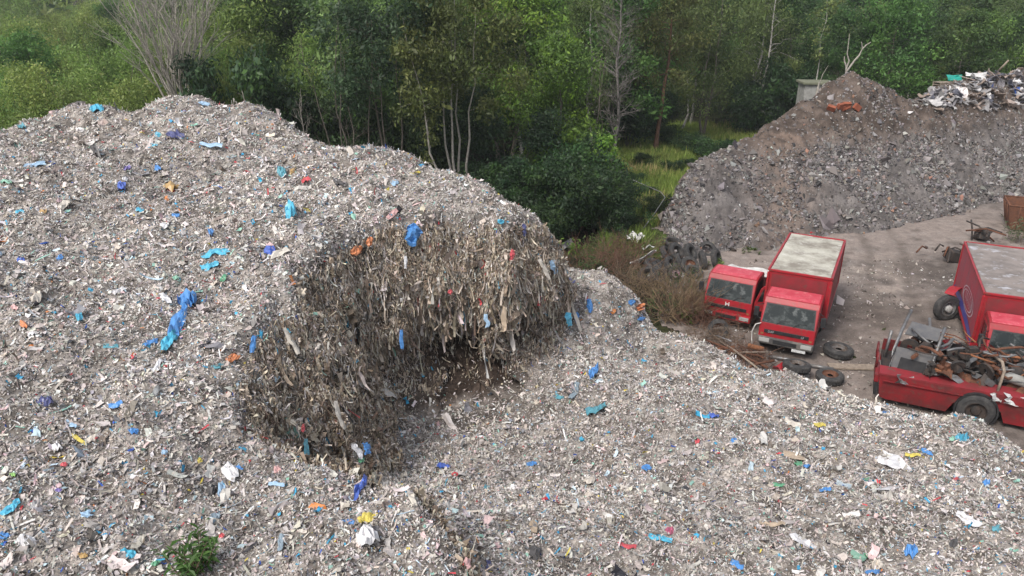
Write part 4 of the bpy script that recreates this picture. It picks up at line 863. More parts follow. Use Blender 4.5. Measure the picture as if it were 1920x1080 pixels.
# grey cab frame standing on the left end
fr_ = MB()
quad_on(fr_, (.35, .55, 1.25), (1.55, .45, 1.25), (1.55, .62, 1.98), (.42, .72, 2.02), .05); fr_.build("cab_panel", M['greysheet'], wr)
mb = MB(); quad_on(mb, (.55, .52, 1.28), (1.42, .46, 1.28), (1.40, .55, 1.66), (.60, .60, 1.70), .055); mb.build("opening_shade", M['black'], wr)  # black plate painted as the shade behind a gap in the cab panel
for pts in ([(.30, .45, 1.0), (.34, .58, 1.9), (.55, 1.6, 2.35), (.80, 2.6, 2.75)], [(1.62, .40, 1.0), (1.60, .55, 1.8), (1.75, 1.2, 2.35), (1.85, 1.7, 2.62)], [(.2, 1.9, 1.0), (.25, 1.9, 2.1)], [(.34, .58, 1.35), (1.62, .5, 1.32)]):
    MB().tube(pts, .055, 4).build("frame_post", M['steel'], wr)
mb = MB(); quad_on(mb, (.7, 2.0, 2.0), (1.75, 1.9, 1.95), (1.9, 2.5, 2.2), (.9, 2.6, 2.3), .03); mb.build("roof_sheet", M['greysheet'], wr)
for (x0, y0_, z0, rr) in ((-.10, .75, 1.15, .27), (-.12, 1.25, 1.3, .25)):
    mb = MB(); 
    for k in range(4):
        a, b = k * math.pi / 2, (k + 1) * math.pi / 2; mb.tube([(x0, y0_ + rr * math.cos(a + .78), z0 + .25 + rr * 1.3 * math.sin(a + .78)), (x0, y0_ + rr * math.cos(b + .78), z0 + .25 + rr * 1.3 * math.sin(b + .78))], .035, 5)
    mb.build("lamp_frame", M['red_dirty'], wr)
rng = np.random.default_rng(5)
def jag(mx, c_, s_, name, m_, rot):
    v = []; k = 5
    for i in range(k):
        for j in range(k): v.append((s_[0] * (i / (k - 1) - .5) + rng.normal() * .03, s_[1] * (j / (k - 1) - .5) + rng.normal() * .03, rng.normal() * .06 + .12 * math.sin(i + j * .7)))
    T_ = Matrix.Translation(c_) @ Euler(rot).to_matrix().to_4x4()
    return MB().add(v, [(i * k + j, i * k + j + 1, i * k + k + j + 1, i * k + k + j) for i in range(k - 1) for j in range(k - 1)], 0, T_).build(name, M[m_], wr)
for k in range(30): jag(0, (1.4 + rng.random() * 5.6, .3 + rng.random() * 2.2, 1.25 + rng.random() * .5), (.5 + rng.random() * .8, .4 + rng.random() * .5), "torn_sheet", ['rust', 'greysheet', 'greysheet', 'chassis', 'red_dirty'][k % 5], (rng.normal() * .5, rng.normal() * .5, rng.random() * 6))
jag(0, (2.25, .5, 1.42), (1.1, .6), "torn_sheet", 'steel', (.35, .1, -.1))
for x in (.6, 3.4, 3.8): jag(0, (x + .2, -.02, 1.12), (.55, .3), "torn_sheet", 'plate' if x > 1 else 'steel', (1.2, .1, .2))
for k in range(120):
    c_ = Vector((.9 + rng.random() * 6.2, .35 + rng.random() * 2.2, 1.25 + rng.random() * 1.0)); a = rng.normal() * .6 + (0 if rng.random() < .6 else 1.5); l2 = .5 + rng.random() * 1.1
    d = Vector((math.cos(a), math.sin(a), rng.normal() * .28)) * l2 * .5; bd = Vector((rng.normal(), rng.normal(), rng.normal())) * .1
    MB().tube([c_ - d, c_ - d * .3 + bd, c_ + d * .4 + bd, c_ + d], .022 + .035 * rng.random(), 6).build("twisted_pipe", M[['rust', 'chassis', 'rust', 'steel', 'chassis', 'rust', 'rustpipe', 'greysheet', 'chassis'][k % 9]], wr)
for (x, y_, z, l2, r_, rz_, m_) in ((4.1, .55, 1.62, .95, .17, -.5, 'concrete'), (4.7, .9, 1.75, .5, .2, .9, 'steel'), (5.4, 1.3, 1.7, .8, .18, .3, 'rust'), (3.3, 1.7, 1.5, .7, .13, 1.2, 'rust'), (5.9, .6, 1.6, .7, .2, -.7, 'steel'), (2.6, 1.3, 1.4, .6, .12, .5, 'chassis')):
    T_ = Matrix.Translation((x, y_, z)) @ Matrix.Rotation(rz_, 4, 'Z') @ Matrix.Rotation(math.pi / 2, 4, 'Y') @ Matrix.Translation((0, 0, -l2 / 2))
    MB().lathe([(.02, 0), (r_ * .85, 0), (r_, .06), (r_, l2 - .06), (r_ * .85, l2), (.02, l2)], 16, 0, T_).build("tank", M[m_], wr)
for (x, y_, z) in ((1.0, 1.3, 1.35), (4.9, 1.7, 1.45), (6.1, 1.4, 1.5)):
    mb = MB().box((x, y_, z), (.7, .45, .5), bev=.05, rot=(0, .15, .4))
    for k in range(4): mb.tube([(x - .25 + .16 * k, y_ - .2, z + .1), (x - .25 + .16 * k, y_ - .42, z + .3), (x - .25 + .16 * k, y_ - .4, z + .0)], .05, 6)
    mb.lathe([(.05, 0), (.2, 0), (.2, .06), (.05, .06)], 14, 0, Matrix.Translation((x + .38, y_, z)) @ RY90); mb.build("engine_block", M['rust'], wr)
MB().tube([(3.55, .18, 1.25), (3.62, .35, 1.95), (3.55, .6, 2.15), (3.4, 1.4, 2.0)], .05, 6).build("bent_beam", M['wood'], wr)
for k in range(80):
    x_, y_ = .8 + rng.random() * 6.3, .25 + rng.random() * 2.2; a_ = .12 + .2 * rng.random(); q_ = MB()
    q_.box((x_, y_, 1.2 + rng.random() * .75), (a_ * 1.8, a_, a_ * .8), bev=.03, rot=(rng.normal() * .7, rng.normal() * .7, rng.random() * 6))
    if k % 3 == 0: q_.lathe([(a_ * .3, 0), (a_, 0), (a_, .07), (a_ * .3, .07)], 12, 0, Matrix.Translation((x_, y_, 1.5 + rng.random() * .4)) @ Euler((rng.random() * 3, rng.random() * 3, 0)).to_matrix().to_4x4())
    q_.build("machine_part", M[['chassis', 'rust', 'black', 'chassis', 'greysheet', 'rust'][k % 6]], wr)

# ------------------------------------------------------------------ tyres
def tyre_mesh(r=.5, w=.27, rim=None):
    t = MB().lathe([(r * .60, -w / 2), (r * .82, -w / 2 - .015), (r * .95, -w * .44), (r, -w * .30), (r, w * .30), (r * .95, w * .44), (r * .82, w / 2 + .015), (r * .60, w / 2), (r * .57, 0)], 28, 0, None, closed=True)
    for k in range(28):                                               # tread blocks across the shoulder
        a = 6.283 * k / 28
        for s_ in (-1, 1): t.box((0, 0, 0), (.035, r * .12, w * .26), 0, Matrix.Rotation(a + s_ * .05, 4, 'Z') @ Matrix.Translation((r * 1.0, 0, s_ * w * .18)))
    return t
proto_t = {}
def tyre(key, loc, rot, label, sc=1.0, group="old tyres dumped in the yard", rimmat=None):
    if key not in proto_t:
        o = tyre_mesh().build("tyre", M['rubber']); proto_t[key] = o.data
        if rimmat: proto_t[key + 'rim'] = MB().lathe([(.302, .10), (.285, .13), (.26, .05), (.16, .0), (.10, .06)], 24).build("rim", M[rimmat], o).data
    else:
        o = link(bpy.data.objects.new("tyre", proto_t[key]))
        if rimmat: link(bpy.data.objects.new("rim", proto_t[key + 'rim']), o)
    o.location = loc; o.rotation_euler = rot; o.scale = (sc,) * 3; tag(o, label, "tyre", group); return o
TP = [(1260, 455, .30, (.25, .1, 0), 1.1, "tyre lying flat at the top of the tyre pile below the stones"), (1268, 472, .42, (.95, 0, .35), 1.05, "tyre propped open side to the yard in the pile's upper middle"), (1294, 473, .55, (1.45, 0, 1.4), 1.0, "tyre standing edge on at the pile's upper right"), (1318, 489, .50, (1.35, 0, 1.25), 1.05, "tyre standing on its tread near the pile's right end"), (1343, 485, .50, (1.25, 0, .95), 1.1, "rightmost tyre of the pile, standing with a pale bead"),
      (1250, 477, .35, (.35, .9, .6), 1.05, "tyre turned tread up behind the middle of the pile"), (1238, 500, .40, (.5, .2, .4), 1.15, "tyre leaning at the pile's left beside the pale film"), (1216, 515, .30, (.45, -.2, .1), 1.1, "leftmost tyre of the pile among brown twigs"), (1236, 517, .32, (.9, .1, .6), 1.0, "tyre half sunk left of the small white ringed wheel"), (1293, 498, .45, (.9, .1, -.3), 1.0, "tyre in the pile's middle holding a reddish rim"), (1300, 510, .28, (.3, .2, .3), 1.0, "tyre lying low in front of the reddish rim"), (1258, 497, .50, (1.2, 0, .9), 1.0, "tyre on edge just above the small white ringed wheel"), (1276, 491, .50, (.4, .9, 0), 1.0, "tyre rolled on its side in the centre of the pile"), (1326, 468, .35, (1.2, .1, .4), .95, "tyre at the back right of the pile by the rubble"), (1305, 462, .25, (.3, 0, .2), 1.0, "tyre lying at the rubble's foot behind the pile"), (1225, 497, .5, (.3, .3, 0), 1.0, "tyre on the pile's left shoulder")]
for k, (px, py, z, rot, sc, lb) in enumerate(TP): tyre('rimred' if k == 9 else 'plain', at(px, py, z=z * .8), (rot[0] * (.72 if k in (2, 6, 7, 8, 11, 13) else 1), rot[1], rot[2] + .5 * math.sin(k * 2.3)), lb, sc, rimmat='rust' if k == 9 else None)
tyre('rimpale', at(1266, 512, z=.5), (1.35, 0, .2), "small wheel with a white ring facing out of the tyre pile", .72, rimmat='palepaint')
tyre('rimdark', at(1572, 657, z=.20), (.06, .05, 0), "tyre with steel rim lying flat beside the box lorry's front", 1.12, rimmat='rim')
tyre('rimrust', at(1556, 706, z=.18), (.05, -.04, 0), "tyre with brown rim lying flat nearest the heap's edge", .98, rimmat='rust')
tyre('rimrust', at(1490, 703, z=.16), (.03, 0, 1), "lower tyre of the stack of two in front of the box lorry", 1.02, rimmat='rust')
tyre('rimdark', at(1494, 686, z=.46), (.10, .06, 2), "upper tyre of the stack of two in front of the box lorry", 1.0, rimmat='rim')
tyre('plain', at(1347, 617, z=.32), (1.15, 0, -.3), "tyre propped up in the scrap below the open doored cab", .85)
w_ = empty("lorry_wheel", tuple(at(1775, 577, z=.58)), math.radians(100), "big black lorry wheel with silvery hub standing beside the striped box lorry", "wheel")
wheel(w_, 0, 0, 0, .60, .32, "tyre", out=-1, rim='steel')
MB().lathe([(.17, 0), (.15, .1), (.06, .13)], 16, 0, Matrix.Translation((-.12, 0, 0)) @ Matrix.Rotation(-math.pi / 2, 4, 'Y'), cap=True).build("hub", M['lampglass'], w_)
o = MB().add([(math.cos(a) * .72, yy, math.sin(a) * .72) for yy in (-.2, .2) for a in np.linspace(.5, 2.4, 9)], [(i, i + 1, i + 10, i + 9) for i in range(8)]).build("mudguard", M['red'])
o.location = at(1786, 566, z=.75); o.rotation_euler = (0, 0, .6); sm = o.modifiers.new("thick", 'SOLIDIFY'); sm.thickness = .02; tag(o, "curved red mudguard above the standing lorry wheel", "mudguard")
# ------------------------------------------------------------------ scrap in the yard
def pipe(name, pts, r_, m_, label, cat="scrap", group=None, n=6):
    p0 = Vector(pts[0]); o = MB().tube([Vector(q_) - p0 for q_ in pts], r_, n).build(name, M[m_], loc=p0); return tag(o, label, cat, group)
def A(px, py, z): return tuple(at(px, py, z=z))
pipe("steel_pole", [A(1440, 668, .12), A(1480, 674, .12), A(1512, 681, .12)], .06, 'steel', "grey steel pole lying in front of the box lorry's bumper", "pole")
pipe("steel_pole", [A(1514, 684, .10), A(1562, 692, .10)], .07, 'steel', "short bluish grey pole between the stacked tyres and the nearest tyre", "pole")
o = MB().box((0, 0, .05), (2.1, .42, .07), bev=.01).build("timber_board", M['palepaint'] if 0 else M['wood'], loc=A(1605, 690, 0)); o.rotation_euler = (0, 0, -.08); tag(o, "pale timber board lying flat right of the bluish grey pole", "board")
for px, py, sx, sy, rz, m_, lb in [(1468, 694, .8, .55, .6, 'red', "crumpled red body panel left of the stacked tyres"), (1483, 717, .6, .35, -.3, 'red', "small red panel fragment at the heap's edge below the stacked tyres"), (1062, 460, 1.1, .7, .7, 'greysheet', "grey slab leaning in the bushes by the heap's torn corner")]:
    v = [(sx * (i / 4 - .5) + R.normal() * .03, sy * (j / 3 - .5) + R.normal() * .03, .18 * math.sin(i * 1.1 + j) + R.normal() * .04) for i in range(5) for j in range(4)]
    o = MB().add(v, [(i * 4 + j, i * 4 + j + 1, i * 4 + j + 5, i * 4 + j + 4) for i in range(4) for j in range(3)]).build("metal_panel", M[m_], loc=A(px, py, .25)); o.rotation_euler = (.5, .1, rz); tag(o, lb, "panel")
    o.modifiers.new("thick", 'SOLIDIFY').thickness = .02
rods = [((1322, 637), (1440, 690), 'rust', .05), ((1335, 650), (1425, 668), 'rust', .035), ((1350, 640), (1420, 690), 'wood', .04), ((1305, 640), (1378, 655), 'chassis', .05), ((1382, 646), (1432, 672), 'rust', .03), ((1360, 665), (1440, 660), 'wood', .03), ((1400, 690), (1452, 676), 'rust', .05), ((1330, 628), (1372, 640), 'steel', .03)]
nm = ["long rusty rod slanting from the dead bush to the lorry", "thin rusty rod below the open doored cab", "slanting timber pole in the scrap heap", "dark iron bar at the left end of the scrap strip", "short rusty bar near the box lorry's corner", "thin timber lath across the scrap strip", "rusty pole end by the crumpled red panel", "grey tube under the cab's bumper"]
for k, ((x0, y0_), (x1, y1), m_, r_) in enumerate(rods):
    z0, z1 = .12 + .25 * R.random(), .15 + .35 * R.random(); a = Vector(A(x0, y0_, z0)); b = Vector(A(x1, y1, z1)); pipe("scrap_rod", [a, a.lerp(b, .4) + Vector((0, 0, .06)), b], r_, m_, nm[k], "rod", "rods and poles in front of the lorries")
pipe("orange_pipe", [A(1338, 658, .2), A(1376, 652, .25)], .10, 'rustpipe', "fat orange rusted pipe lying left in the scrap strip", "pipe")
pipe("orange_pipe", [A(1403, 648, .3), A(1432, 655, .28)], .11, 'rustpipe', "fat orange rusted pipe nearest the box lorry's corner", "pipe")
pipe("bent_pipe", [A(1150, 332, 2.4), A(1188, 338, 2.2), A(1239, 360, 1.9), A(1247, 370, 1.7), A(1226, 402, 1.0), A(1200, 436, .2)], .028, 'steel', "long thin bent pale pipe over the verge below the rubble mound", "pipe")
for k, (px, py, sx, sy, sz, lb) in enumerate([(1186, 452, .8, .6, .5, "white broken tub among the rubbish left of the tyre pile"), (1200, 446, .7, .3, .35, "bone white broken panel beside the white tub"), (1216, 466, 1.1, .3, .18, "pale crumpled trim piece above the tyre pile's left end"), (1208, 485, 1.5, .8, .14, "pink grey crumpled film left of the tyre pile")]):
    v = [(sx * (i / 4 - .5), sy * (j / 3 - .5), sz * (.5 + .5 * math.sin(i * 1.9 + j * 1.3 + k)) + R.normal() * .05) for i in range(5) for j in range(4)]
    o = MB().add(v, [(i * 4 + j, i * 4 + j + 1, i * 4 + j + 5, i * 4 + j + 4) for i in range(4) for j in range(3)]).build("broken_panel", M['white'] if k < 2 else M['plate'], loc=A(px, py, .3)); o.rotation_euler = (.4, .2 * k, k); tag(o, lb, "rubbish"); o.modifiers.new("thick", 'SOLIDIFY').thickness = .02

def bush_twigs(name, px, py, w_, h_, n, label, m_='twig', lean=0., z0=0., twig=.010, seed=1):
    rng = np.random.default_rng(seed); mb = MB(); base = Vector(A(px, py, z0))
    for k in range(n):
        b = Vector((rng.normal() * w_ * .33, rng.normal() * w_ * .22, 0)); d = Vector((rng.normal() * .75 + lean, rng.normal() * .6, .35 + rng.random() * .9)).normalized() * h_ * (.6 + .7 * rng.random())
        pts = [b, b + d * .4 + Vector((rng.normal(), rng.normal(), rng.normal())) * .07, b + d * .75 + Vector((rng.normal(), rng.normal(), rng.normal() * .5)) * .14, b + d]
        mb.tube(pts, [twig * 1.7, twig * 1.3, twig, twig * .4], 3, 0, False)
        for u in range(3):
            q_ = pts[1 + int(rng.integers(0, 2))]; dd = (d.normalized() + Vector((rng.normal(), rng.normal(), rng.normal())) * .7) * h_ * .3; mb.tube([q_, q_ + dd], [twig * .8, twig * .3], 3, 0, False)
    r = empty(name, base, 0, label, "dead bush"); tag(mb.build("branches", M[m_], r, recalc=False), kind="stuff"); return r
M['straw'] = mat('straw coloured stems', (.24, .17, .095), .9, 0, (.10, .065, .045), 2.5, .42, .6); M['redtwig'] = mat('reddish brown stems', (.17, .085, .055), .9, 0, (.11, .07, .05), 5)
bush_twigs("dead_bush", 1140, 505, 3.2, 1.5, 110, "tangle of reddish brown dead stems behind the heap's low spur", 'redtwig', .1, .3, seed=3)
bush_twigs("dead_bush", 1180, 530, 2.2, 1.1, 60, "low brown dead stems at the left edge of the tyre pile", 'twig', .1, .2, seed=4)
bush_twigs("dead_bush", 1262, 598, 1.7, 1.9, 75, "straw coloured dead bush leaning up against the open doored cab", 'straw', .45, .1, seed=5, twig=.014)
bush_twigs("dead_bush", 1318, 606, 1.7, 1.4, 110, "brown dead bush in front of the open doored cab's corner", 'redtwig', .2, .1, seed=6)
bush_twigs("dead_bush", 1395, 672, 1.6, .6, 100, "flattened brown twigs among the scrap rods", 'redtwig', .3, .05, seed=8)
bush_twigs("dead_bush", 1225, 560, 2.2, 1.5, 70, "brown and straw coloured stems just above the spur's orange rag", 'straw', .1, .1, seed=12)
bush_twigs("dead_bush", 1160, 478, 3.0, 1.2, 70, "low reddish brown brush below the thicket's right corner", 'redtwig', .1, .2, seed=13)
bush_twigs("dead_bush", 1290, 572, 1.8, 1.7, 65, "tall straw coloured stems against the open doored cab's left side", 'straw', .3, .1, seed=14)
bush_twigs("dead_bush", 1330, 640, 2.0, .6, 90, "flattened brown stems at the heap's edge below the open doored cab", 'twig', .2, .05, seed=15)
def weed(name, px, py, n, h_, w_, pal, label, z=0., loc=None, size=.10, seed=1, broad=.3):
    rng = np.random.default_rng(seed); mb = MB(); root = empty(name, tuple(loc) if loc is not None else A(px, py, z), 0, label, "plant"); V = []; C = []
    for k in range(n):
        b = Vector((rng.normal() * w_ * .3, rng.normal() * w_ * .3, 0)); hh = h_ * (.5 + .6 * rng.random()); d = Vector((rng.normal() * .3, rng.normal() * .3, 1)) * hh
        mb.tube([b, b + d * .5, b + d], [.012, .009, .004], 3, 0, False)
        for u in range(12):
            t = .15 + .85 * rng.random(); p = b + d * t; a = rng.random() * 6.28; L_ = size * (.6 + .8 * rng.random()); o_ = Vector((math.cos(a), math.sin(a), .25 + .4 * rng.normal())) * L_; s_ = Vector((-math.sin(a), math.cos(a), .2)) * L_ * broad
            V += [p, p + o_ * .5 + s_, p + o_ * 1.1 - Vector((0, 0, L_ * .25)), p + o_ * .5 - s_]; C += [pal[int(rng.integers(0, len(pal)))] * (1 + rng.normal() * .15)] * 4
    tag(mb.build("stems", M['twig'], root, recalc=False), kind="stuff"); fast_mesh("leaves", np.array([tuple(q_) for q_ in V]), np.arange(len(V)).reshape(-1, 4), M['leaf'], root, np.clip(np.array(C), .01, .4)); return root
weed("green_weed", 1290, 600, 34, .7, 1.2, G_BRIGHT * .7, "bright green weeds at the foot of the dead bush by the cab", seed=2, size=.14)
weed("green_weed", 1240, 585, 30, .9, 1.6, G_MID, "dull green weeds among the dead stems left of the open doored cab", seed=21, size=.13)
weed("green_weed", 1215, 470, 26, .8, 1.8, G_PALE, "pale green weeds above the tyre pile's left end", seed=22, size=.13)
weed("green_weed", 1130, 470, 40, 1.0, 3.0, G_MID, "dull green weeds below the thicket, behind the spur", seed=31, size=.13, z=.2)
weed("green_weed", 1275, 540, 40, 1.1, 1.8, G_BIRCH, "greyish green weeds between tyre pile and dead bushes", seed=32, size=.12)
weed("green_weed", 1310, 575, 26, .9, 1.4, G_MID, "green weeds in front of the open doored cab's left corner", seed=33, size=.12)
weed("green_weed", 1187, 585, 12, .55, .6, G_BRIGHT * .8, "small green weed beside the heap's low spur", seed=3, size=.13)
weed("green_weed", 1076, 480, 16, .9, .6, G_BRIGHT, "bright green weed sprouting behind the heap's torn corner", seed=4, size=.16, z=.4)
weed("green_weed", 1105, 508, 24, .6, 1.4, G_MID, "darker green weed under the reddish brown dead stems", seed=5, size=.14, z=.3)
weed("tall_weed", 1885, 662, 16, 1.5, 1.4, np.array([(.16, .19, .13), (.12, .16, .10)]), "tall grey green weeds before the striped lorry's windscreen", seed=6, size=.16, broad=.18, z=.3)
weed("tall_weed", 1912, 455, 30, 1.7, 1.6, np.array([(.17, .22, .11), (.12, .17, .08), (.22, .22, .13)]), "tall pale weeds beside the rusty skip", seed=7, size=.22, broad=.14)
weed("green_weed", 1410, 470, 10, .25, 1.2, G_BRIGHT * .8, "tiny green tuft at the rubble mound's foot", seed=8, size=.12)
weed("green_weed", 1345, 500, 14, .5, .9, G_PALE, "pale green weeds between tyre pile and open doored cab", seed=9, size=.13)
h = ray_hit(376, 1072)
weed("green_weed", 0, 0, 22, .62, .42, np.array([(.09, .17, .035), (.12, .21, .05), (.07, .14, .03)]), "leafy green weed growing on the waste heap at the bottom edge", loc=h, seed=10, size=.12, broad=.2)

# black scrap by the striped lorry, rusty skip at the right edge
for px, py, lb, sc in [(1785, 492, "black burnt engine scrap behind the striped lorry's rear corner", 1.0), (1838, 452, "dark arched scrap beyond the striped lorry's roof", 1.1)]:
    r = empty("burnt_scrap", A(px, py, 0), R.random() * 3, lb, "scrap"); mb = MB().box((0, 0, .4), (.8, .6, .6), bev=.08, rot=(.2, .3, .1)); mb.build("block", M['chassis'], r)
    for k in range(9):
        c_ = Vector((R.normal() * .5, R.normal() * .4, .3 + R.random() * .5)); d = Vector((R.normal(), R.normal(), R.normal() * .6)) * .5; MB().tube([c_ - d, c_ + Vector((0, 0, .25)), c_ + d], .05, 5).build("bent_bar", M['chassis' if k % 3 else 'rust'], r)
p = at(1893, 432, z=0); r = empty("rusty_skip", (p[0], p[1], 0), -.45, "rusty brown skip with ribbed side at the yard's right edge", "skip")
mb = MB(); quad_on(mb, (0, 0, .1), (3.4, 0, .1), (3.8, -.25, 1.6), (-.35, -.25, 1.6), .06); quad_on(mb, (0, 2.2, .1), (0, 0, .1), (-.35, -.25, 1.6), (-.35, 2.4, 1.6), .06); quad_on(mb, (3.4, 2.2, .1), (0, 2.2, .1), (-.35, 2.4, 1.6), (3.8, 2.4, 1.6), .06); quad_on(mb, (3.4, 0, .1), (3.4, 2.2, .1), (3.8, 2.4, 1.6), (3.8, -.25, 1.6), .06)
mb.box((1.7, 1.1, .12), (3.4, 2.2, .06)); mb.build("skip_body", M['rust'], r)
for k in range(6): MB().tube([(.3 + k * .55, -.04, .15), (.22 + k * .6, -.32, 1.58)], .05, 4).build("rib", M['rust'], r)
for k in range(3): MB().tube([(-.06, .3 + k * .7, .15), (-.42, .3 + k * .75, 1.58)], .05, 4).build("rib", M['rust'], r)
MB().tube([(-.35, -.28, 1.63), (3.8, -.28, 1.63), (3.8, 2.45, 1.63), (-.35, 2.45, 1.63), (-.35, -.28, 1.63)], .06, 6).build("rim", M['rust'], r)
o = MB().box((0, 0, .2), (.45, .5, .4), bev=.12, rot=(.2, .1, .3)).build("red_can", M['red'], loc=A(1518, 443, 0)); tag(o, "small red can at the rubble's foot behind the box lorry", "can")
for px, py, m_, s_, lb in [(1728, 392, 'rustpipe', .5, "yellow brown boulder at the foot of the stony slope"), (1775, 388, 'plate', .7, "large pale slab lying at the foot of the stony slope")]:
    v, f, c = rocks(np.zeros((1, 3)), np.array([s_]), np.array([(.36, .27, .06) if m_ == 'rustpipe' else (.34, .32, .31)]), .6); o = fast_mesh("boulder", v, f, M['stone'], col=c); o.location = A(px, py, .2); tag(o, lb, "boulder")

# rubbish piled on top of the rubble mound
def hit_r(px, py): return ray_hit(px, py, rub_h, 40, 78, 1200)
JP = [(.24, .23, .228), (.38, .365, .36), (.16, .15, .16), (.08, .08, .10), (.24, .185, .15), (.34, .27, .23), (.50, .48, .47)]; JW = ["grey", "pale grey", "dark grey", "blackish", "brown", "tan", "off white"]
RUB = "boards and sheets dumped on the rubble mound"
def sheet_obj(name, loc, sx, sy, rot, col, lab, cat, group=None, crump=.05, k=4, th=.03):
    v = np.array([(sx * (i / k - .5), sy * (j / k - .5), R.normal() * crump + crump * 1.5 * math.sin(i * 1.1 + j * .8)) for i in range(k + 1) for j in range(k + 1)]); f = np.array([(i * (k + 1) + j, (i + 1) * (k + 1) + j, (i + 1) * (k + 1) + j + 1, i * (k + 1) + j + 1) for i in range(k) for j in range(k)])
    o = fast_mesh(name, v, f, M['litter'], col=np.repeat(np.array([col]), len(v), 0)); o.location = loc; o.rotation_euler = rot; tag(o, lab, cat, group)
    if th: o.modifiers.new("thick", 'SOLIDIFY').thickness = th
    return o
WHERE = [(1765, "at the left end of the rubbish atop the rubble mound"), (1800, "under the teal sheet atop the rubble mound"), (1845, "in the middle of the rubbish atop the rubble mound"), (1885, "right of middle in the rubbish atop the rubble mound"), (9999, "at the right frame edge of the rubble mound's rubbish")]
for k in range(170):
    px = 1722 + 215 * R.random() ** .85; top = float(np.interp(px, [1722, 1745, 1790, 1830, 1870, 1940], [188, 176, 160, 146, 143, 140])); py = top + (1 + (205 - top) * R.random() ** 1.3)
    h = hit_r(px, py)
    if h is None: continue
    ci = int(R.integers(0, 7)); c_ = JP[ci]; wh = next(w2 for a_, w2 in WHERE if px < a_); thin = R.random() < .45
    sheet_obj("board" if thin else "sheet", (h[0], h[1], h[2] + .12 + .25 * R.random()), .5 + .9 * R.random(), .12 + .12 * R.random() if thin else .35 + .5 * R.random(), (R.normal() * .5 + .3, R.normal() * .4, R.random() * 3), c_, ("long " if thin else "crumpled ") + JW[ci] + (" board " if thin else " sheet ") + wh, "board" if thin else "sheet", RUB, crump=.015 if thin else .08)
# a core of packed rubbish under the loose sheets
cx, cy = at(1860, 170, Y=62)[:2]
core_v = []; 
for px, py, s_, col, lb, nm_ in [(1790, 146, (1.3, .55), (.02, .30, .24), "teal green sheet draped over a timber stack on the rubble mound", "teal_sheet"), (1853, 158, (.9, .6), (.03, .06, .22), "dark blue board in the rubbish on the rubble mound", "blue_board"), (1805, 175, (.9, 1.1), (.70, .64, .62), "large whitish board standing in the rubbish on the rubble mound", "white_board"), (1830, 140, (1.5, .4), (.62, .61, .60), "long white panel along the rubbish pile's crest", "white_sheet"), (1757, 192, (1.2, .5), (.25, .26, .28), "dull grey mattress like slab at the rubbish pile's left end", "grey_slab"), (1905, 152, (1.1, .4), (.62, .64, .68), "pale panel tilted at the far right of the rubbish pile", "pale_panel"), (1907, 172, (.5, .8), (.04, .09, .30), "blue sack at the far right of the rubbish pile", "blue_sack")]:
    p = hit_r(px, max(py, 152)); p = at(px, py, Y=60) if p is None else at(px, py, Y=p[1] - .2); sheet_obj(nm_, p, s_[0], s_[1], (.9, .1 * R.normal(), .3 * R.normal()), col, lb, "sheet", crump=.05)
r = empty("pallet_stack", at(1768, 165, Y=61.5), .15, "stack of weathered grey pallets at the rubbish pile's left", "pallet stack")
for k in range(5): MB().box((0, 0, -.3 + k * .19), (1.3, 1.0, .05)).box((0, -.45, -.39 + k * .19), (1.3, .1, .1)).box((0, .45, -.39 + k * .19), (1.3, .1, .1)).build("pallet", M['wood'], r)
pipe("plank", [at(1870, 135, Y=62), at(1891, 113, Y=61.5)], .09, 'wood', "long plank jutting up from the rubbish pile's crest", "plank", n=4)

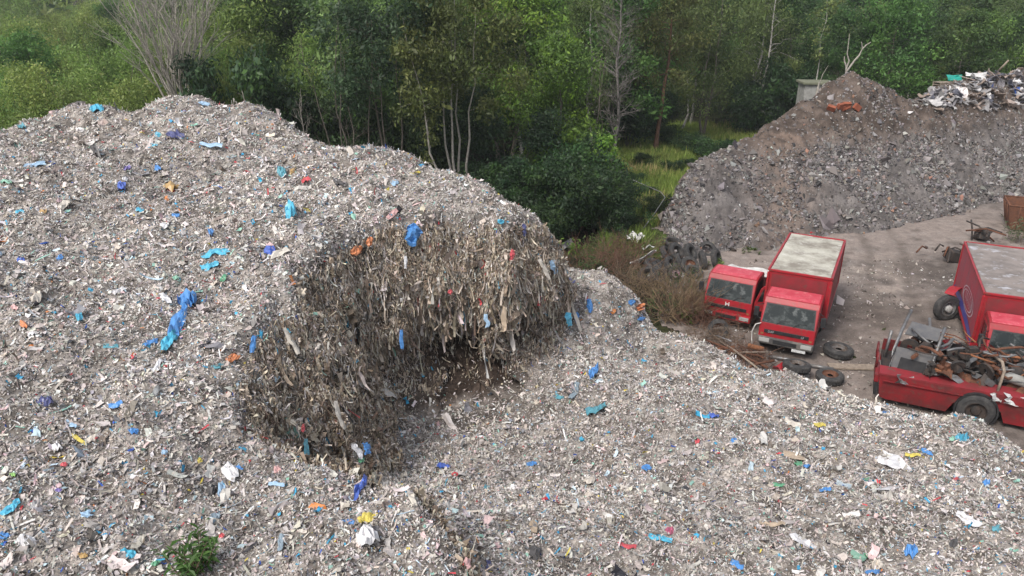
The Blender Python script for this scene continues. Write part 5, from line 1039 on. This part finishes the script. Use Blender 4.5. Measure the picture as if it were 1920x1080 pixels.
# ------------------------------------------------------------------ single pieces of litter one can point to on the waste heap
BL, CY, CB, NV, TL, WH, CR, BK, RD, OR, YL, OC, GN, MG, LB, PK, VI, TN, GB = (.02, .22, .58), (.03, .42, .62), (.02, .10, .50), (.015, .03, .18), (.05, .30, .38), (.74, .73, .74), (.62, .56, .48), (.025, .025, .03), (.55, .03, .05), (.62, .19, .05), (.62, .50, .06), (.42, .25, .06), (.06, .32, .16), (.25, .52, .38), (.30, .48, .66), (.58, .33, .32), (.16, .12, .38), (.50, .38, .26), (.20, .28, .34)
HF_ = [
 (182, 207, 30, 11, 0, CY, "bag", "flat bright cyan bag on the heap's left hump"), (42, 240, 17, 8, 0, TL, "scrap", "teal scrap on the heap's far left skyline"), (382, 197, 24, 9, -15, LB, "film", "light blue film right of the heap's left peak"), (293, 185, 11, 9, 20, TL, "scrap", "teal scrap left of the heap's left peak"),
 (330, 257, 42, 16, -8, NV, "rag", "dark navy rag below the heap's left peak"), (296, 255, 12, 15, 90, CY, "scrap", "upright cyan scrap left of the navy rag"), (290, 276, 24, 9, 0, CY, "film", "cyan film just below the upright cyan scrap"), (396, 274, 46, 10, -5, LB, "film", "long pale blue film right of the navy rag"),
 (66, 311, 46, 10, 5, LB, "film", "long pale blue film near the left frame edge"), (228, 352, 17, 19, 80, CB, "bag", "small cobalt bag beside white scrap, left upper slope"), (234, 338, 12, 10, 0, WH, "scrap", "white scrap topping the small cobalt bag"), (238, 318, 15, 10, 10, VI, "scrap", "violet scrap above the small cobalt bag"), (296, 317, 12, 14, 80, BL, "scrap", "blue scrap right of the violet scrap"), (320, 357, 40, 13, 0, OC, "foam", "mustard foam block on the upper slope"),
 (529, 326, 20, 17, 20, TL, "bag", "teal blue bag left of the red cap, near orange scrap"), (549, 324, 14, 9, 40, OC, "scrap", "orange brown scrap touching the teal blue bag"), (575, 340, 20, 12, 10, RD, "cap", "bright red cap shape on the upper slope"), (12, 342, 24, 9, 0, MG, "film", "mint green film at the left frame edge"), (640, 346, 34, 12, -20, BK, "rag", "black rag near the heap's skyline right of the red cap"), (740, 345, 16, 16, 60, LB, "scrap", "pale blue scrap below the sloping skyline"),
 (180, 285, 22, 12, -30, BK, "rag", "blackish rag left of the cyan scraps"), (545, 403, 30, 30, 60, CY, "bag", "big cyan bag with a tail in the middle of the slope"), (405, 478, 62, 14, 14, CY, "film", "long cyan strip left of the round cobalt bag"), (395, 501, 38, 13, 20, CY, "film", "shorter cyan strip under the long cyan strip"), (506, 473, 17, 25, 85, CB, "bag", "round cobalt bag left of the torn face"),
 (351, 574, 44, 36, 20, BL, "bag", "upper knotted end of the torn bright blue sack, a lone vivid bag"), (334, 612, 84, 30, 64, BL, "bag", "long torn bright blue sack trailing down the slope"), (316, 645, 50, 24, 50, CY, "bag", "lower torn end of the trailing blue sack"), (122, 387, 30, 14, 15, CR, "scrap", "cream scrap on the left slope"), (82, 398, 16, 10, 20, OC, "scrap", "ochre scrap left of the cream scrap"), (38, 400, 20, 8, 0, CY, "film", "small cyan film near the left edge"),
 (308, 425, 18, 12, 10, WH, "scrap", "white scrap at mid left of the slope"), (330, 406, 16, 8, 0, BL, "film", "small blue film above the white scrap"), (262, 397, 16, 7, -15, CY, "film", "thin cyan film left of the small blue film"), (40, 490, 17, 11, 0, CB, "scrap", "cobalt scrap close to the left frame edge"), (112, 486, 18, 12, 20, BL, "scrap", "blue scrap right of the cobalt scrap at left"), (398, 440, 15, 13, 60, BL, "scrap", "blue scrap above the long cyan strip"), (420, 524, 18, 12, 40, GN, "scrap", "green scrap below the cyan strips"), (330, 523, 14, 9, 0, MG, "scrap", "mint scrap left of the green scrap"),
 (306, 562, 15, 28, 70, WH, "film", "curled white film beside the tiny red scrap"), (289, 557, 10, 9, 0, RD, "scrap", "tiny red scrap beside the curled white film"), (67, 560, 22, 30, 70, CR, "bag", "cream bag lying at left of the slope"), (27, 580, 18, 9, -20, PK, "scrap", "pinkish red scrap near the left edge"), (150, 600, 15, 18, 70, CY, "bag", "small cyan bag at lower left slope"), (45, 611, 24, 13, -35, OR, "scrap", "orange ochre scrap left of a white one"), (62, 629, 22, 13, 20, WH, "scrap", "white scrap under the orange ochre scrap"),
 (283, 645, 30, 10, 15, BL, "film", "blue film left of the trailing sack's lower end"), (208, 652, 32, 9, 0, TL, "film", "teal film left of the blue film"), (296, 690, 36, 13, 45, WH, "film", "translucent white film below the trailing sack"), (435, 675, 34, 15, 18, OR, "rag", "orange rag at the torn face's left shoulder"), (408, 690, 10, 22, 90, TL, "film", "teal film hanging beside the orange rag"), (473, 647, 36, 13, 80, BL, "film", "upright blue film on the torn face's left shoulder"),
 (773, 442, 46, 34, 85, BL, "bag", "large blue bag hanging from the torn face's top edge"), (668, 472, 28, 20, 20, OR, "rag", "orange rag left of the hanging blue bag"), (690, 453, 22, 13, 80, OR, "rag", "smaller orange rag just above right of the first"), (735, 402, 28, 12, 35, PK, "net", "pinkish red netting on the rim above the torn face"), (938, 416, 15, 12, 0, CY, "scrap", "cyan scrap on the rim right of the hanging blue bag"), (981, 431, 28, 10, 100, NV, "rag", "narrow navy rag at the torn face's right corner"), (1036, 501, 28, 12, 100, LB, "film", "pale blue film hanging at the right corner of the heap"),
 (1066, 599, 28, 14, 100, CY, "film", "cyan film hanging low at the right corner"), (1080, 597, 22, 8, 95, BL, "film", "blue film beside the low cyan film"), (1105, 575, 30, 14, 90, BL, "bag", "blue bag on the low spur behind the torn face"), (1070, 529, 22, 10, 10, NV, "scrap", "navy scrap on top of the low spur"), (1183, 567, 16, 12, 0, BL, "scrap", "blue scrap at the spur's right end next to orange"), (1199, 577, 16, 17, 80, OR, "rag", "orange rag at the spur's right end"), (1201, 598, 8, 14, 90, BL, "film", "small blue film below the spur's orange rag"), (1214, 566, 16, 26, 90, BK, "rag", "black rag behind the spur's orange rag"),
 (912, 601, 28, 9, 95, LB, "film", "pale blue film in the middle of the torn face"), (753, 636, 40, 8, 90, BL, "film", "narrow blue film hanging in the torn face's lower middle"), (958, 478, 24, 10, 85, RD, "rag", "dull red rag high on the torn face"), (843, 547, 10, 10, 0, RD, "scrap", "small red scrap mid torn face"), (944, 598, 50, 10, 92, TN, "strip", "long tan strip hanging right of the pale blue film"), (760, 492, 26, 7, 90, WH, "strip", "white strip hanging below the big blue bag"), (1020, 505, 46, 8, 115, CR, "strip", "cream strip slanting down the face near its right corner"), (570, 845, 46, 12, 92, TL, "film", "teal blue film hanging at the near end of the torn face"), (566, 805, 18, 8, 90, RD, "scrap", "red scrap above the hanging teal blue film"), (635, 780, 60, 12, 110, CR, "strip", "long cream strip down the torn face's left part"), (545, 640, 62, 10, 120, CR, "strip", "long pale strip curling over the torn face's left shoulder"),
 (85, 757, 34, 18, 10, NV, "rag", "navy and white rag at far lower left"), (218, 760, 30, 12, 25, BL, "film", "blue film right of the navy rag"), (252, 811, 24, 13, 0, BL, "bag", "bright blue scrap bag at lower left"), (147, 824, 44, 9, -40, YL, "strip", "yellow curved strip at lower left"), (172, 826, 24, 13, 30, CR, "scrap", "cream scrap at the yellow strip's end"), (134, 798, 24, 10, -30, LB, "film", "light blue film at the yellow strip's upper end"), (106, 843, 30, 18, 0, WH, "bag", "white bag below the yellow strip"), (20, 954, 50, 15, 38, CY, "film", "long cyan film at the left frame edge, lower"), (11, 1005, 30, 14, 15, BL, "film", "blue film at the left frame edge near the bottom"), (240, 1042, 38, 17, -5, CY, "bag", "bright blue crumpled bag left of the green weed"),
 (431, 888, 34, 40, 60, WH, "rag", "large white and blue rag on the near lip"), (414, 915, 44, 14, 82, LB, "rag", "light blue tail hanging from the large white rag"), (446, 882, 14, 18, 80, BL, "scrap", "blue patch at the large white rag's right corner"), (395, 922, 26, 24, 60, BK, "bag", "black bag behind the large white rag"), (520, 911, 34, 10, 0, LB, "film", "pale blue film right of the large white rag"), (522, 885, 20, 16, 60, PK, "scrap", "pink red scrap above the pale blue film"), (308, 850, 16, 14, 70, LB, "bag", "pale blue bag left of the large white rag"), (374, 866, 12, 11, 0, YL, "scrap", "yellow ball of film above the large white rag"), (120, 875, 16, 11, 10, RD, "scrap", "red scrap under the white bag"), (110, 923, 18, 8, 0, VI, "scrap", "violet scrap at lower left"), (25, 893, 14, 9, 0, (.25, .5, .12), "scrap", "lime scrap at the lower left edge"), (157, 1046, 20, 14, 0, OC, "scrap", "ochre scrap at bottom left"), (292, 1060, 20, 11, 20, GN, "scrap", "green scrap left of the weed's foot"), (163, 968, 14, 26, 110, LB, "film", "pale blue film at lower left of the slope"), (416, 1008, 14, 12, 20, RD, "scrap", "small red scrap right of the green weed"), (50, 1020, 44, 22, 10, WH, "bag", "whitish crumpled bag at bottom left"), (525, 1020, 34, 13, 85, GB, "film", "grey blue film upright near the bottom"), (402, 975, 30, 16, 30, GB, "rag", "dull slate rag under the white rag's tail"),
 (675, 919, 40, 18, 52, CB, "bag", "cobalt blue bag on the near lip's right end"), (690, 978, 42, 15, 12, YL, "bag", "bright yellow bag below the cobalt one"), (652, 982, 28, 11, -10, BL, "film", "blue film left of the yellow bag"), (690, 1016, 52, 40, 20, WH, "bag", "big white film bag near the bottom centre"), (832, 877, 28, 10, 0, CB, "film", "cobalt film in the hollow's floor"), (997, 872, 22, 9, 5, BL, "film", "blue film on the slope right of the hollow"), (1212, 881, 21, 11, -10, BL, "scrap", "blue scrap at the centre of the right slope"), (668, 848, 34, 15, 105, WH, "film", "white film hanging near the foot of the face"), (686, 842, 24, 14, 100, BL, "film", "blue film beside the hanging white film"), (675, 864, 11, 14, 80, GN, "scrap", "green scrap under the hanging white film"), (911, 917, 15, 10, 70, TL, "scrap", "teal scrap at the foot of the right slope"), (1105, 903, 25, 16, 10, CR, "scrap", "cream white scrap mid right slope"), (1000, 990, 24, 16, 85, TN, "card", "tan card in front of the black bag"), (1003, 1040, 44, 28, 85, BK, "bag", "black crumpled bag near the bottom edge"), (1238, 1013, 52, 14, -12, CY, "film", "cyan film beside the crimson scrap near the bottom"), (1175, 1027, 38, 11, -8, RD, "film", "red film left of the cyan film"), (872, 1060, 24, 12, 110, PK, "scrap", "pinkish scrap at the bottom edge"), (1119, 771, 44, 13, 25, TL, "film", "teal and green film right of the hollow"), (1128, 766, 18, 9, 25, GN, "scrap", "green end of the teal film right of the hollow"), (1048, 748, 22, 11, 0, TL, "scrap", "teal scrap at the hollow's back corner"), (1080, 731, 44, 13, 65, GB, "film", "greyish curved film above the teal scrap"), (1113, 700, 26, 16, 55, BL, "bag", "blue bag on the bank right of the cave"), (1256, 1000, 20, 16, 20, (.42, .05, .14), "scrap", "crimson scrap above the cyan film's end"), (913, 1062, 22, 12, 90, NV, "film", "navy film at the bottom edge"),
 (1680, 868, 80, 30, -28, WH, "film", "largest white film sheet on the right slope"), (1712, 855, 34, 8, 0, YL, "strip", "yellow strip at the white sheet's upper edge"), (1738, 851, 26, 9, -20, BL, "film", "blue film right of the yellow strip"), (1803, 825, 30, 15, -8, CY, "bag", "bright blue bag near the slope's upper right edge"), (1707, 1037, 30, 28, 20, BL, "bag", "round blue bag near the bottom right"), (1643, 1062, 28, 20, -20, CR, "bag", "cream bag left of the round blue one"), (1536, 798, 24, 8, 0, YL, "film", "yellow film on the upper right slope"), (1486, 795, 38, 11, -30, CR, "film", "cream film left of the yellow film"), (1375, 828, 13, 12, 0, BL, "scrap", "blue scrap centre right slope"), (1307, 830, 12, 9, 0, RD, "scrap", "red scrap left of the blue one"), (1502, 1018, 66, 16, -28, WH, "film", "long white film streak at the lower right"), (1815, 978, 56, 18, -25, WH, "film", "white torn film at far right of the slope"), (1496, 873, 18, 9, -20, GN, "scrap", "green scrap left of the largest white sheet"), (1513, 877, 16, 6, 0, BL, "scrap", "blue sliver touching that green scrap"), (1460, 911, 26, 8, 0, GN, "film", "green film mid right slope"), (1548, 921, 26, 7, 5, BL, "film", "thin blue film mid right slope"), (1657, 777, 20, 7, 0, BL, "film", "thin blue film beside the wreck's left end"), (1635, 1077, 28, 9, 0, BL, "film", "blue film cut by the bottom edge"), (1868, 996, 22, 14, 10, TL, "scrap", "teal scrap at the far right"), (1792, 901, 12, 7, 0, RD, "scrap", "red scrap right of the white sheet"), (1848, 908, 16, 12, 0, BL, "scrap", "blue scrap by the right frame edge"), (1382, 1062, 28, 14, -20, BL, "film", "faded blue film near the bottom, right of centre"), (1338, 782, 22, 8, -8, CB, "film", "cobalt film high on the right slope"), (1625, 902, 12, 14, 80, GN, "scrap", "upright green scrap under the white sheet"), (1490, 858, 50, 14, -12, TN, "card", "tan card strip left of the white sheet"), (1622, 1047, 12, 14, 30, GN, "scrap", "bright green scrap above the cream bag"), (1788, 1022, 22, 18, 50, BK, "rag", "dark rag at the lower right"), (1448, 985, 54, 10, -4, TN, "strip", "tan strip at the lower right slope"), (1785, 825, 14, 10, 30, MG, "scrap", "mint scrap near the slope's upper right edge"), (1660, 920, 60, 7, 5, WH, "strip", "thin white cord curling below the white sheet"),
]
for px, py, lp, wp, ang, col, cat, lb in HF_:
    h = ray_hit(px, py)
    if h is None: continue
    e = .5; gxh = float(heap_h(h[0] + e, h[1]) - heap_h(h[0] - e, h[1])) / (2 * e); gyh = float(heap_h(h[0], h[1] + e) - heap_h(h[0], h[1] - e)) / (2 * e)
    N_ = Vector((-gxh, -gyh, 1)).normalized(); ray = (Vector(h) - Vector((0, 0, CAMH))); dep = ray.y * math.cos(PITCH) - ray.z * math.sin(PITCH); mpp = dep / FPX
    right = Vector((1, 0, 0)); upv = Vector((0, math.sin(PITCH), math.cos(PITCH)))
    a = math.radians(ang); dirs = right * math.cos(a) + upv * math.sin(a); vd_ = ray.normalized()
    def onto(d):                                                   # the direction on the slope that is seen as d
        den = vd_.dot(N_); t = d - vd_ * (d.dot(N_) / den); return t if t.length < 4 else t.normalized() * 4
    U_ = onto(dirs); Vv = onto(-right * math.sin(a) + upv * math.cos(a)); lu = lp * mpp * .45; lv = wp * mpp * .44
    nu = 8 if cat in ("film", "strip", "bag", "rag") else 5; nv = 4 if cat not in ("strip",) else 2; bulge = {'bag': .75, 'rag': .5, 'foam': .7, 'cap': .6, 'card': .12, 'scrap': .45, 'film': .28, 'net': .2, 'strip': .35}[cat] * min(lu * U_.length, lv * Vv.length)
    V = []; sx, sy = R.random(2) * 50
    for i in range(nu + 1):
        for j in range(nv + 1):
            s_, t_ = i / nu * 2 - 1, j / nv * 2 - 1
            edge = 1 + .28 * float(noise(sx + s_ * 2.1, sy + t_ * 2.1)); sw = .30 * float(noise(sx + s_ * 1.4, 7.7)) * (2.0 if cat in ("strip", "film") else 1)
            rd = math.sqrt(max(0, 1 - .45 * (s_ * t_) ** 2)) if cat in ("bag", "cap", "rag", "scrap") else 1
            pt = U_ * lu * s_ * rd * (1 + .12 * float(noise(sx + 9, sy + t_ * 3))) + Vv * lv * (t_ * rd * edge * (1 - .25 * abs(s_)) + sw)
            up_ = bulge * (1 - .7 * max(abs(s_), abs(t_)) ** 2) + bulge * .75 * float(noise(sx + s_ * 2.6, sy + t_ * 2.6, 3.)) + bulge * .35 * R.normal()
            V.append(tuple(pt + N_ * (up_ * .8 + .035) - vd_ * .03))
    V = np.array(V); k1 = nv + 1
    F = np.array([(i * k1 + j, (i + 1) * k1 + j, (i + 1) * k1 + j + 1, i * k1 + j + 1) for i in range(nu) for j in range(nv)])
    col = np.array(col) * .80 + np.array([.30, .27, .24]) * .20; lu *= .9
    cc = np.repeat(np.array([col]), len(V), 0) * (1 + R.normal(size=(len(V), 1)) * .10)
    o = fast_mesh({'bag': 'plastic_bag', 'film': 'plastic_film', 'rag': 'rag', 'scrap': 'plastic_scrap', 'strip': 'plastic_strip', 'foam': 'foam_block', 'cap': 'cap', 'net': 'netting', 'card': 'card'}[cat], V, F, M['litter'], col=np.clip(cc, .01, .8), smooth=False)
    i_, j_ = int(np.clip((h[0] - HX[0]) / .1, 0, len(HX) - 1)), int(np.clip((h[1] - HY[0]) / .1, 0, len(HY) - 1))
    o.location = Vector(h) - vd_ * (.55 * min(1., 2.2 * float(HF[j_, i_]))); tag(o, lb, {'bag': 'plastic bag', 'film': 'plastic film', 'scrap': 'plastic scrap', 'strip': 'plastic strip'}.get(cat, cat))

# ------------------------------------------------------------------ the air: a thin even haze round the whole place
hb = MB().box((0, 230, 24), (1020, 600, 56)).build("haze", [])
hm = bpy.data.materials.new("haze air"); hm.use_nodes = True; hn = hm.node_tree.nodes; hn.remove(hn["Principled BSDF"])
pv = hn.new("ShaderNodeVolumePrincipled"); pv.inputs["Color"].default_value = (.88, .92, .95, 1); pv.inputs["Density"].default_value = .0004; pv.inputs["Anisotropy"].default_value = .2
hm.node_tree.links.new(pv.outputs[0], hn["Material Output"].inputs["Volume"]); hb.data.materials.append(hm); tag(hb, "thin pale haze in the air over the whole site", kind="stuff")

from collections import defaultdict
dd_ = defaultdict(list)
for o in bpy.data.objects:
    if o.get("group") == WOOD: dd_[o["label"]].append(o)
for lb, os_ in dd_.items():
    if len(os_) == 2:
        os_.sort(key=lambda o: o.location.x)
        os_[0]["label"] = lb.replace(" broadleaf", "").replace("rounded ", "").replace("slender ", "").replace("soft ", "") + ", left"; os_[1]["label"] = lb.replace(" broadleaf", "").replace("rounded ", "").replace("slender ", "").replace("soft ", "") + ", right"
